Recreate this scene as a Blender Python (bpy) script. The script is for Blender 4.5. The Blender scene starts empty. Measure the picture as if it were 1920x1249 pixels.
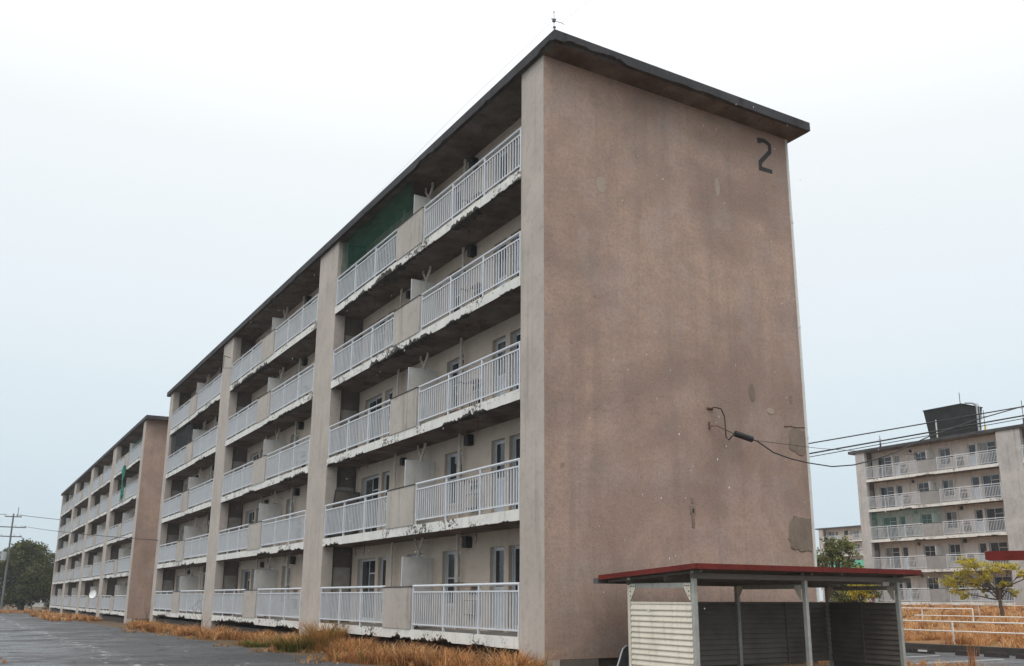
import bpy, math, random
import numpy as np
from mathutils import Vector, Matrix, noise

random.seed(7)
SC = bpy.context.scene
COL = SC.collection

# ------------------------------------------------------------------ camera
cam_d = bpy.data.cameras.new('camera')
cam = bpy.data.objects.new('camera', cam_d)
COL.objects.link(cam)
CF = Vector((0.50594939, 0.83044535, 0.23318606))
CR = Vector((0.85348979, -0.52109469, 0.00393684))
CU = Vector((-0.12478135, -0.19703008, 0.97242417))
CP = Vector((-10.00174353, -15.49840752, 1.16148495))
cam.matrix_world = Matrix(((CR.x, CU.x, -CF.x, CP.x), (CR.y, CU.y, -CF.y, CP.y), (CR.z, CU.z, -CF.z, CP.z), (0, 0, 0, 1)))
cam_d.sensor_width = 36
cam_d.lens = 1705.05 / 1920 * 36
cam_d.shift_x = -16.87 / 1920
cam_d.shift_y = 89.14 / 1920
cam_d.clip_start = 0.1
cam_d.clip_end = 2000
SC.camera = cam

# ------------------------------------------------------------------ sky, sun, exposure
SUN_EL, SUN_AZ = math.radians(55), math.radians(215)     # azimuth measured from +x, counter-clockwise
world = bpy.data.worlds.new('World')
SC.world = world
world.use_nodes = True
nt = world.node_tree
nt.nodes.clear()
n_out = nt.nodes.new('ShaderNodeOutputWorld')
n_bg = nt.nodes.new('ShaderNodeBackground')
n_tc = nt.nodes.new('ShaderNodeTexCoord')
n_sep = nt.nodes.new('ShaderNodeSeparateXYZ')
n_ramp = nt.nodes.new('ShaderNodeValToRGB')
n_noise = nt.nodes.new('ShaderNodeTexNoise')
n_sky = nt.nodes.new('ShaderNodeTexSky')
n_sky.sky_type = 'NISHITA'
n_sky.sun_disc = False
n_sky.sun_elevation = SUN_EL
n_sky.sun_rotation = math.pi / 2 - SUN_AZ
n_scale = nt.nodes.new('ShaderNodeVectorMath'); n_scale.operation = 'SCALE'; n_scale.inputs['Scale'].default_value = 0.006
n_add = nt.nodes.new('ShaderNodeVectorMath'); n_add.operation = 'ADD'
n_mul = nt.nodes.new('ShaderNodeVectorMath'); n_mul.operation = 'MULTIPLY'
n_mr = nt.nodes.new('ShaderNodeMapRange')
n_noise.inputs['Scale'].default_value = 2.2
n_noise.inputs['Detail'].default_value = 4
n_mr.inputs['To Min'].default_value = 0.97
n_mr.inputs['To Max'].default_value = 1.03
el = n_ramp.color_ramp.elements
el[0].position = 0.0; el[0].color = (0.480, 0.575, 0.635, 1)
el[1].position = 1.0; el[1].color = (1.62, 1.63, 1.63, 1)
e = el.new(0.10); e.color = (0.545, 0.640, 0.695, 1)
e = el.new(0.26); e.color = (0.672, 0.738, 0.773, 1)
e = el.new(0.45); e.color = (0.770, 0.802, 0.818, 1)
e = el.new(0.65); e.color = (1.05, 1.065, 1.07, 1)
for q in list(el)[:-1]: q.color = tuple(c * 0.92 for c in q.color[:3]) + (1,)
el[-1].color = (1.75, 1.76, 1.76, 1)
L = nt.links
L.new(n_tc.outputs['Generated'], n_sep.inputs[0])
L.new(n_sep.outputs['Z'], n_ramp.inputs['Fac'])
L.new(n_tc.outputs['Generated'], n_noise.inputs['Vector'])
L.new(n_noise.outputs['Fac'], n_mr.inputs['Value'])
L.new(n_ramp.outputs['Color'], n_mul.inputs[0])
L.new(n_mr.outputs['Result'], n_mul.inputs[1])
L.new(n_sky.outputs['Color'], n_scale.inputs[0])
L.new(n_mul.outputs[0], n_add.inputs[0])
L.new(n_scale.outputs[0], n_add.inputs[1])
L.new(n_add.outputs[0], n_bg.inputs['Color'])
n_bg.inputs['Strength'].default_value = 0.98
L.new(n_bg.outputs[0], n_out.inputs[0])

sun_d = bpy.data.lights.new('sun', 'SUN')
sun_d.energy = 0.8
sun_d.angle = math.radians(40)
sun_d.color = (1.0, 0.97, 0.93)
sun = bpy.data.objects.new('sun', sun_d)
COL.objects.link(sun)
sdir = Vector((math.cos(SUN_EL) * math.cos(SUN_AZ), math.cos(SUN_EL) * math.sin(SUN_AZ), math.sin(SUN_EL)))
sun.rotation_euler = (-sdir).to_track_quat('-Z', 'Y').to_euler()

SC.view_settings.view_transform = 'Standard'
SC.view_settings.look = 'None'
SC.view_settings.gamma = 1
SC.view_settings.use_curve_mapping = False
SC.view_settings.exposure = 0.38
SC.render.engine = 'CYCLES'
SC.cycles.max_bounces = 6
SC.cycles.transparent_max_bounces = 12

# ------------------------------------------------------------------ material helpers
def srgb(r, g, b):
    f = lambda c: (c / 12.92 if c <= 0.04045 else ((c + 0.055) / 1.055) ** 2.4)
    return (f(r / 255), f(g / 255), f(b / 255), 1)

class NM:
    """small node-graph writer"""
    def __init__(self, name):
        self.m = bpy.data.materials.new(name)
        self.m.use_nodes = True
        self.t = self.m.node_tree
        self.b = self.t.nodes['Principled BSDF']
        self.out = self.t.nodes['Material Output']
        self._pos = None
    def n(self, kind, **kw):
        x = self.t.nodes.new(kind)
        for k, v in kw.items():
            setattr(x, k, v)
        return x
    def l(self, a, b):
        self.t.links.new(a, b)
    @property
    def pos(self):
        if self._pos is None:
            self._pos = self.n('ShaderNodeNewGeometry').outputs['Position']
        return self._pos
    def mapped(self, scale):
        m = self.n('ShaderNodeMapping')
        m.inputs['Scale'].default_value = scale
        self.l(self.pos, m.inputs['Vector'])
        return m.outputs[0]
    def noise(self, scale, detail=4, rough=0.55, stretch=None, dist=0.0):
        x = self.n('ShaderNodeTexNoise')
        x.inputs['Scale'].default_value = scale
        x.inputs['Detail'].default_value = detail
        x.inputs['Roughness'].default_value = rough
        x.inputs['Distortion'].default_value = dist
        self.l(self.mapped(stretch) if stretch else self.pos, x.inputs['Vector'])
        return x.outputs['Fac']
    def rng(self, v, a, b, lo=0.0, hi=1.0, smooth=False):
        x = self.n('ShaderNodeMapRange')
        if smooth: x.interpolation_type = 'SMOOTHSTEP'
        x.inputs['From Min'].default_value = a
        x.inputs['From Max'].default_value = b
        x.inputs['To Min'].default_value = lo
        x.inputs['To Max'].default_value = hi
        self.l(v, x.inputs['Value'])
        return x.outputs['Result']
    def math(self, op, a, b=None):
        x = self.n('ShaderNodeMath', operation=op)
        for i, v in enumerate((a, b)):
            if v is None: continue
            if isinstance(v, (int, float)): x.inputs[i].default_value = v
            else: self.l(v, x.inputs[i])
        return x.outputs[0]
    def mix(self, fac, a, b, mode='MIX'):
        x = self.n('ShaderNodeMix', data_type='RGBA', blend_type=mode)
        for sock, v in ((x.inputs[0], fac), (x.inputs[6], a), (x.inputs[7], b)):
            if isinstance(v, (int, float)): sock.default_value = v
            elif isinstance(v, tuple): sock.default_value = v
            else: self.l(v, sock)
        return x.outputs[2]
    def bump(self, h, strength=0.3, dist=0.02, prev=None):
        x = self.n('ShaderNodeBump')
        x.inputs['Strength'].default_value = strength
        x.inputs['Distance'].default_value = dist
        self.l(h, x.inputs['Height'])
        if prev is not None: self.l(prev, x.inputs['Normal'])
        return x.outputs[0]
    def done(self, color, rough=0.8, normal=None, metal=0.0, spec=0.3):
        b = self.b
        if isinstance(color, tuple): b.inputs['Base Color'].default_value = color
        else: self.l(color, b.inputs['Base Color'])
        if isinstance(rough, (int, float)): b.inputs['Roughness'].default_value = rough
        else: self.l(rough, b.inputs['Roughness'])
        if normal is not None: self.l(normal, b.inputs['Normal'])
        b.inputs['Metallic'].default_value = metal
        b.inputs['Specular IOR Level'].default_value = spec
        return self.m

def v4(r, g, b): return (r, g, b, 1)

# pink-brown sprayed plaster of the gable
def m_gable():
    w = NM('pink_plaster')
    big = w.noise(0.30, 6, 0.60, dist=0.6)
    mid = w.noise(1.15, 7, 0.70, stretch=(1, 1, 1.3))
    fine = w.noise(12, 5, 0.72)
    grain = w.noise(33, 3, 0.65)
    strk = w.noise(1.0, 6, 0.68, stretch=(2.4, 2.4, 0.10))
    c = w.mix(w.rng(big, 0.36, 0.62, smooth=True), v4(0.312, 0.220, 0.176), v4(0.472, 0.333, 0.264))
    c = w.mix(w.rng(mid, 0.44, 0.66, 0, 0.50), c, v4(0.262, 0.205, 0.176))
    hue = w.noise(0.7, 6, 0.68)
    c = w.mix(w.rng(hue, 0.50, 0.68, 0, 0.55), c, v4(0.400, 0.335, 0.305))
    c = w.mix(w.rng(strk, 0.50, 0.72, 0, 0.36), c, v4(0.205, 0.166, 0.144))
    grn = w.noise(1.7, 6, 0.72)
    c = w.mix(w.rng(grn, 0.57, 0.72, 0, 0.50), c, v4(0.235, 0.218, 0.142))
    spot = w.noise(3.3, 3, 0.5)
    c = w.mix(w.rng(spot, 0.70, 0.76, 0, 0.55), c, v4(0.165, 0.130, 0.110))
    c = w.mix(w.rng(fine, 0.46, 0.68, 0.0, 0.42), c, v4(0.200, 0.142, 0.114))
    c = w.mix(w.rng(grain, 0.55, 0.68, 0, 0.28), c, v4(0.60, 0.47, 0.40))
    c = w.mix(w.rng(grain, 0.46, 0.36, 0, 0.28), c, v4(0.16, 0.112, 0.09))
    vo = w.n('ShaderNodeTexVoronoi', feature='DISTANCE_TO_EDGE')
    vo.inputs['Scale'].default_value = 0.33
    dm = w.n('ShaderNodeMapping'); w.l(w.pos, dm.inputs['Vector'])
    dn = w.n('ShaderNodeTexNoise'); dn.inputs['Scale'].default_value = 1.4; dn.inputs['Detail'].default_value = 6; w.l(w.pos, dn.inputs['Vector'])
    da = w.n('ShaderNodeVectorMath', operation='ADD'); w.l(dm.outputs[0], da.inputs[0]); w.l(dn.outputs['Color'], da.inputs[1])
    w.l(da.outputs[0], vo.inputs['Vector'])
    crk = w.rng(vo.outputs['Distance'], 0.0, 0.005, 0.40, 0.0)
    crk = w.math('MULTIPLY', crk, w.rng(w.noise(0.5, 3), 0.56, 0.64))
    c = w.mix(crk, c, v4(0.11, 0.085, 0.07))
    nb = w.bump(grain, 0.2, 0.02)
    nb = w.bump(mid, 0.3, 0.06, nb)
    return w.done(c, 0.9, nb, spec=0.15)

def m_concrete(name, a, b, dark, streak=0.5, scale=1.0):
    w = NM(name)
    big = w.noise(0.6 * scale, 5, 0.6)
    mid = w.noise(4.0 * scale, 5, 0.65)
    fine = w.noise(45, 3, 0.6)
    strk = w.noise(1.0, 5, 0.6, stretch=(5.0, 5.0, 0.25))
    c = w.mix(w.rng(big, 0.35, 0.65), a, b)
    c = w.mix(w.rng(mid, 0.52, 0.78, 0, 0.55), c, dark)
    c = w.mix(w.rng(strk, 0.55, 0.8, 0, streak), c, dark)
    c = w.mix(w.rng(fine, 0.3, 0.75, 0, 0.28), c, dark)
    nb = w.bump(fine, 0.3, 0.01)
    nb = w.bump(mid, 0.2, 0.03, nb)
    return w.done(c, 0.88, nb, spec=0.2)

def m_white_edge():
    """white paint on the slab edges, flaking to dark concrete"""
    w = NM('flaking_white_paint')
    reg = w.noise(0.55, 3, 0.5)
    fl = w.noise(9, 6, 0.72, stretch=(1, 1, 1.3))
    thr = w.math('ADD', fl, w.rng(reg, 0.38, 0.66, -0.10, 0.13))
    mask = w.rng(thr, 0.61, 0.635)
    drip = w.noise(1.0, 4, 0.65, stretch=(14, 14, 0.8))
    c = w.mix(w.rng(w.noise(2.2, 4), 0.35, 0.7), v4(0.76, 0.745, 0.70), v4(0.63, 0.62, 0.58))
    c = w.mix(w.rng(drip, 0.55, 0.8, 0, 0.55), c, v4(0.27, 0.24, 0.20))
    c = w.mix(mask, c, v4(0.10, 0.092, 0.083))
    nb = w.bump(mask, -0.4, 0.01)
    return w.done(c, 0.75, nb, spec=0.25)

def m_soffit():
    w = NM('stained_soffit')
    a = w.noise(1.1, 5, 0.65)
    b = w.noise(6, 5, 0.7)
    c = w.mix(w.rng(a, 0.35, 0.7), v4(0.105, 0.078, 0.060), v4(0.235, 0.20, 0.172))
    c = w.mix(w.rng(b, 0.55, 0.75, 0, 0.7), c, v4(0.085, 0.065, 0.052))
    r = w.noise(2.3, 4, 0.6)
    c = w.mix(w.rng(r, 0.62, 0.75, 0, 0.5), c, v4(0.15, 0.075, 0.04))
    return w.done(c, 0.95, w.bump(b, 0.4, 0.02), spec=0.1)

def m_plain(name, col, rough=0.5, var=0.15, scale=6, metal=0.0, spec=0.4, dirt=None, dirt_amt=0.4):
    w = NM(name)
    a = w.noise(scale, 4, 0.6)
    d = tuple(x * (1 - var) for x in col[:3]) + (1,)
    u = tuple(min(1, x * (1 + var)) for x in col[:3]) + (1,)
    c = w.mix(w.rng(a, 0.3, 0.7), d, u)
    if dirt:
        s = w.noise(1.0, 5, 0.65, stretch=(9, 9, 1.5))
        c = w.mix(w.rng(s, 0.52, 0.75, 0, dirt_amt), c, dirt)
    return w.done(c, rough, w.bump(w.noise(60, 2), 0.08, 0.005), metal, spec)

def m_asphalt():
    w = NM('wet_asphalt')
    big = w.noise(0.25, 5, 0.6)
    fine = w.noise(16, 5, 0.8)
    mid = w.noise(1.6, 6, 0.68)
    grit = w.noise(70, 3, 0.7)
    c = w.mix(w.rng(big, 0.35, 0.65), v4(0.046, 0.047, 0.050), v4(0.080, 0.081, 0.085))
    c = w.mix(w.rng(mid, 0.48, 0.70, 0, 0.65), c, v4(0.034, 0.035, 0.037))
    c = w.mix(w.rng(fine, 0.53, 0.64, 0, 0.75), c, v4(0.24, 0.24, 0.245))
    c = w.mix(w.rng(fine, 0.47, 0.37, 0, 0.8), c, v4(0.016, 0.016, 0.018))
    c = w.mix(w.rng(grit, 0.55, 0.66, 0, 0.5), c, v4(0.30, 0.30, 0.30))
    # worn chips of old markings, mostly along one line of the road
    sx = w.n('ShaderNodeSeparateXYZ'); w.l(w.pos, sx.inputs[0])
    off = w.math('ABSOLUTE', w.math('ADD', sx.outputs['X'], 6.25))
    lane = w.rng(off, 0.15, 1.3, 0.16, 0.0)
    lane2 = w.rng(w.math('ABSOLUTE', w.math('ADD', sx.outputs['X'], 4.0)), 0.1, 1.0, 0.10, 0.0)
    wn = w.math('ADD', w.noise(2.4, 6, 0.8, stretch=(1.5, 0.45, 1)), w.math('ADD', lane, lane2))
    c = w.mix(w.rng(wn, 0.70, 0.76, 0, 0.85), c, v4(0.50, 0.49, 0.475))
    vo = w.n('ShaderNodeTexVoronoi', feature='DISTANCE_TO_EDGE'); vo.inputs['Scale'].default_value = 0.42
    dn = w.n('ShaderNodeTexNoise'); dn.inputs['Scale'].default_value = 0.9; dn.inputs['Detail'].default_value = 6; w.l(w.pos, dn.inputs['Vector'])
    da = w.n('ShaderNodeVectorMath', operation='ADD'); w.l(w.pos, da.inputs[0]); w.l(dn.outputs['Color'], da.inputs[1])
    w.l(da.outputs[0], vo.inputs['Vector'])
    c = w.mix(w.rng(vo.outputs['Distance'], 0.004, 0.016, 0.85, 0.0), c, v4(0.012, 0.012, 0.012))
    pt = w.n('ShaderNodeTexVoronoi'); pt.inputs['Scale'].default_value = 0.23; w.l(w.pos, pt.inputs['Vector'])
    psep = w.n('ShaderNodeSeparateColor'); w.l(pt.outputs['Color'], psep.inputs[0])
    c = w.mix(w.rng(psep.outputs[0], 0.78, 0.80, 0, 0.55), c, v4(0.030, 0.030, 0.031))
    wet = w.noise(0.35, 6, 0.65)
    left = w.rng(sx.outputs['X'], -5.0, -8.5, 0.0, 0.12)
    r = w.rng(w.math('ADD', wet, left), 0.50, 0.64, 0.72, 0.20)
    nb = w.bump(fine, 1.0, 0.02)
    nb = w.bump(grit, 0.5, 0.006, nb)
    return w.done(c, r, nb, spec=0.35)

def m_soil(name, a, b, c3):
    w = NM(name)
    n1 = w.noise(0.8, 6, 0.7)
    n2 = w.noise(14, 5, 0.7)
    c = w.mix(w.rng(n1, 0.35, 0.65), a, b)
    c = w.mix(w.rng(n2, 0.45, 0.7), c, c3)
    return w.done(c, 0.95, w.bump(n2, 0.7, 0.05), spec=0.1)

def m_tint(name, stops, rough=0.75, trans=0.0):
    """albedo picked per blade / leaf by the 'tint' attribute"""
    w = NM(name)
    at = w.n('ShaderNodeAttribute', attribute_name='tint')
    rp = w.n('ShaderNodeValToRGB')
    e = rp.color_ramp.elements
    e[0].position, e[0].color = stops[0]
    e[1].position, e[1].color = stops[-1]
    for p, c in stops[1:-1]:
        x = e.new(p); x.color = c
    w.l(at.outputs['Fac'], rp.inputs[0])
    w.done(rp.outputs[0], rough, spec=0.15)
    if trans:
        tr = w.n('ShaderNodeBsdfTranslucent')
        w.l(rp.outputs[0], tr.inputs[0])
        mx = w.n('ShaderNodeMixShader')
        mx.inputs[0].default_value = trans
        w.l(w.b.outputs[0], mx.inputs[1]); w.l(tr.outputs[0], mx.inputs[2])
        w.l(mx.outputs[0], w.out.inputs[0])
    return w.m

def m_net(name, col, cover):
    w = NM(name)
    n = w.noise(3.0, 4, 0.6)
    n2 = w.noise(55, 2, 0.6)
    fac = w.math('ADD', w.rng(n, 0.3, 0.7, cover - 0.13, cover + 0.10), w.rng(n2, 0.3, 0.7, -0.12, 0.12))
    tr = w.n('ShaderNodeBsdfTransparent')
    c = w.mix(w.rng(n, 0.3, 0.7), col, tuple(x * 0.6 for x in col[:3]) + (1,))
    w.done(c, 0.8, spec=0.1)
    mx = w.n('ShaderNodeMixShader')
    w.l(fac, mx.inputs[0])
    w.l(tr.outputs[0], mx.inputs[1]); w.l(w.b.outputs[0], mx.inputs[2])
    w.l(mx.outputs[0], w.out.inputs[0])
    return w.m

def m_glass():
    w = NM('dark_window_glass')
    a = w.noise(0.9, 2)
    c = w.mix(w.rng(a, 0.35, 0.65), v4(0.012, 0.014, 0.018), v4(0.040, 0.044, 0.050))
    return w.done(c, 0.07, None, spec=0.5)

M = {}
M['gable'] = m_gable()
M['pillar'] = m_concrete('grey_pillar_plaster', v4(0.44, 0.388, 0.342), v4(0.54, 0.478, 0.425), v4(0.255, 0.228, 0.20), 0.7, 1.4)
M['pillar_old'] = m_concrete('mouldy_pillar_plaster', v4(0.41, 0.392, 0.378), v4(0.55, 0.525, 0.508), v4(0.19, 0.182, 0.176), 0.85, 1.5)
M['cream'] = m_concrete('cream_wall_plaster', v4(0.54, 0.455, 0.375), v4(0.62, 0.53, 0.445), v4(0.36, 0.29, 0.23), 0.4)
M['parapet'] = m_concrete('grey_parapet_concrete', v4(0.42, 0.38, 0.34), v4(0.51, 0.462, 0.415), v4(0.20, 0.18, 0.16), 0.85)
M['cap'] = m_plain('black_cap_concrete', v4(0.06, 0.055, 0.05), 0.9, 0.3)
M['edge'] = m_white_edge()
M['broken'] = m_concrete('broken_concrete', v4(0.055, 0.05, 0.045), v4(0.10, 0.09, 0.08), v4(0.022, 0.02, 0.018), 0.6, 3)
M['aggregate'] = m_concrete('exposed_aggregate', v4(0.22, 0.205, 0.185), v4(0.32, 0.30, 0.275), v4(0.07, 0.065, 0.058), 0.3, 4)
M['soffit'] = m_soffit()
M['floor'] = m_concrete('balcony_floor', v4(0.20, 0.19, 0.175), v4(0.27, 0.255, 0.235), v4(0.10, 0.095, 0.085), 0.2)
M['party'] = m_concrete('dark_party_wall', v4(0.135, 0.112, 0.095), v4(0.20, 0.17, 0.145), v4(0.07, 0.057, 0.048), 0.6)  # dark mottled brown, well below the pillar and balcony wall tones
M['sideboard'] = m_plain('dark_side_board', v4(0.27, 0.25, 0.225), 0.7, 0.2, 4)  # dull grey-brown, darker than the partition board
M['roof'] = m_concrete('dark_roof_fascia', v4(0.048, 0.048, 0.052), v4(0.085, 0.084, 0.088), v4(0.022, 0.021, 0.022), 0.9, 1.6)
M['plinth'] = m_concrete('dark_plinth', v4(0.075, 0.065, 0.055), v4(0.11, 0.095, 0.08), v4(0.035, 0.03, 0.027), 0.5)
M['rail'] = m_plain('blue_grey_railing_paint', v4(0.615, 0.640, 0.672), 0.42, 0.06, 5, spec=0.4, dirt=v4(0.33, 0.33, 0.33), dirt_amt=0.35)
M['board'] = m_plain('white_partition_board', v4(0.60, 0.585, 0.555), 0.6, 0.08, 3, dirt=v4(0.34, 0.30, 0.25), dirt_amt=0.5)
M['frame'] = m_plain('aluminium_window_frame', v4(0.55, 0.57, 0.59), 0.4, 0.08, spec=0.5)
M['doorpanel'] = m_plain('pale_door_panel', v4(0.50, 0.545, 0.60), 0.45, 0.06)
M['glass'] = m_glass()
M['curtain'] = m_plain('curtained_glass', v4(0.20, 0.195, 0.185), 0.12, 0.35, 5, spec=0.5)
M['grimy'] = m_plain('grimy_glass', v4(0.075, 0.08, 0.078), 0.22, 0.4, 4, spec=0.5)
M['pipe'] = m_plain('cream_drain_pipe', v4(0.55, 0.51, 0.45), 0.55, 0.1, dirt=v4(0.25, 0.15, 0.09), dirt_amt=0.6)
M['whitepipe'] = m_plain('white_downpipe', v4(0.66, 0.65, 0.62), 0.5, 0.08, dirt=v4(0.36, 0.33, 0.30), dirt_amt=0.4)
M['black'] = m_plain('black_box_plastic', v4(0.025, 0.025, 0.025), 0.6, 0.2)
M['dark_metal'] = m_plain('dark_metal', v4(0.10, 0.105, 0.11), 0.5, 0.2, metal=0.3)
M['galv'] = m_plain('galvanised_steel', v4(0.46, 0.48, 0.50), 0.45, 0.12, metal=0.5)
M['cable'] = m_plain('black_cable_rubber', v4(0.022, 0.022, 0.024), 0.6, 0.1)
M['wood'] = m_plain('pinkish_shelf', v4(0.32, 0.20, 0.16), 0.7, 0.2)
M['rust'] = m_plain('rusty_steel', v4(0.14, 0.07, 0.045), 0.85, 0.35, 20)
M['number'] = m_plain('faded_black_paint', v4(0.040, 0.037, 0.036), 0.8, 0.3, 9)
M['patch'] = m_concrete('olive_repair_mortar', v4(0.20, 0.158, 0.122), v4(0.285, 0.222, 0.175), v4(0.10, 0.08, 0.062), 0.5, 3)
M['patch_light'] = m_concrete('pale_repair_mortar', v4(0.36, 0.30, 0.235), v4(0.41, 0.34, 0.27), v4(0.27, 0.215, 0.17), 0.2, 2)
M['roofred'] = m_plain('red_painted_sheet', v4(0.145, 0.018, 0.013), 0.6, 0.25, 3, spec=0.2, dirt=v4(0.075, 0.02, 0.016), dirt_amt=0.7)
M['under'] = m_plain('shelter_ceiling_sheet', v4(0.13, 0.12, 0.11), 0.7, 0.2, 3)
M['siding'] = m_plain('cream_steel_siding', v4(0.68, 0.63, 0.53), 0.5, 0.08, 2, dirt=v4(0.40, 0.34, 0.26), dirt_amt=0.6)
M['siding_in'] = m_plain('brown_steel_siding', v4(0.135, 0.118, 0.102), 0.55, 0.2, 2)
M['post'] = m_plain('grey_green_steel_post', v4(0.36, 0.365, 0.34), 0.6, 0.15, 6, dirt=v4(0.19, 0.15, 0.115), dirt_amt=0.75)
M['creampost'] = m_plain('cream_steel_post', v4(0.63, 0.59, 0.50), 0.5, 0.08, 6, dirt=v4(0.40, 0.34, 0.27), dirt_amt=0.4)
M['guard'] = m_plain('white_guard_pipe', v4(0.76, 0.75, 0.72), 0.5, 0.06, 8, dirt=v4(0.40, 0.33, 0.27), dirt_amt=0.5)
M['asphalt'] = m_asphalt()
M['soil'] = m_soil('damp_soil', v4(0.085, 0.062, 0.043), v4(0.13, 0.095, 0.062), v4(0.20, 0.135, 0.075))
M['field'] = m_soil('dry_field', v4(0.24, 0.135, 0.06), v4(0.33, 0.19, 0.085), v4(0.13, 0.075, 0.04))
M['kerb'] = m_concrete('dark_kerb', v4(0.06, 0.055, 0.05), v4(0.10, 0.092, 0.082), v4(0.03, 0.028, 0.025), 0.4)
M['stop'] = m_plain('black_wheel_stop', v4(0.035, 0.028, 0.026), 0.8, 0.3)
M['reflector'] = m_plain('white_reflector', v4(0.75, 0.75, 0.74), 0.4, 0.05)
M['whiteline'] = m_plain('worn_white_line', v4(0.46, 0.455, 0.44), 0.6, 0.25, 9)
M['grass'] = m_tint('dry_grass_blades', [(0.0, v4(0.19, 0.075, 0.030)), (0.28, v4(0.44, 0.192, 0.070)), (0.6, v4(0.68, 0.370, 0.150)), (0.92, v4(0.84, 0.60, 0.35)), (1.0, v4(0.12, 0.17, 0.035))], 0.7, 0.4)
M['weed'] = m_tint('green_weed_blades', [(0.0, v4(0.05, 0.08, 0.018)), (0.55, v4(0.13, 0.18, 0.036)), (0.8, v4(0.30, 0.20, 0.06)), (1.0, v4(0.50, 0.25, 0.09))], 0.65, 0.3)
M['leaf_dark'] = m_tint('dark_evergreen_leaves', [(0.0, v4(0.030, 0.042, 0.016)), (0.5, v4(0.090, 0.105, 0.034)), (1.0, v4(0.20, 0.185, 0.06))], 0.6, 0.35)
M['leaf_yellow'] = m_tint('yellow_green_leaves', [(0.0, v4(0.17, 0.165, 0.020)), (0.5, v4(0.46, 0.39, 0.040)), (1.0, v4(0.62, 0.46, 0.06))], 0.6, 0.4)
M['leaf_green'] = m_tint('glossy_green_leaves', [(0.0, v4(0.04, 0.05, 0.016)), (0.55, v4(0.13, 0.145, 0.04)), (1.0, v4(0.32, 0.31, 0.12))], 0.4, 0.3)
M['leaf_olive'] = m_tint('olive_leaves', [(0.0, v4(0.05, 0.06, 0.012)), (0.6, v4(0.15, 0.15, 0.024)), (1.0, v4(0.27, 0.23, 0.05))], 0.5, 0.25)
M['leaf_rust'] = m_tint('rusty_leaves', [(0.0, v4(0.12, 0.045, 0.02)), (1.0, v4(0.36, 0.16, 0.08))], 0.7, 0.2)
M['bark'] = m_plain('grey_brown_bark', v4(0.085, 0.066, 0.052), 0.9, 0.35, 12)
M['pole'] = m_plain('grey_pole_concrete', v4(0.16, 0.165, 0.17), 0.8, 0.15, 3)
M['tank'] = m_concrete('black_mouldy_tank', v4(0.014, 0.014, 0.014), v4(0.032, 0.030, 0.028), v4(0.008, 0.008, 0.008), 0.9, 2)
M['net_green'] = m_net('green_net', v4(0.006, 0.075, 0.046), 0.42)
M['net_pale'] = m_net('pale_green_net', v4(0.12, 0.27, 0.23), 0.30)
M['net_black'] = m_net('black_net', v4(0.055, 0.060, 0.065), 0.62)
M['cloth_green'] = m_plain('green_cloth', v4(0.02, 0.19, 0.125), 0.8, 0.25, 8)
M['awning'] = m_plain('mint_sheet', v4(0.17, 0.55, 0.38), 0.5, 0.1)
M['yellow'] = m_plain('yellow_paint', v4(0.55, 0.38, 0.05), 0.6, 0.1)
M['housewall'] = m_plain('pale_house_wall', v4(0.52, 0.52, 0.50), 0.8, 0.1)
M['houseroof'] = m_plain('grey_house_roof', v4(0.12, 0.125, 0.13), 0.7, 0.1)
M['flake'] = m_plain('sleet_ice', v4(0.82, 0.85, 0.88), 0.4, 0.02)

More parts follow.
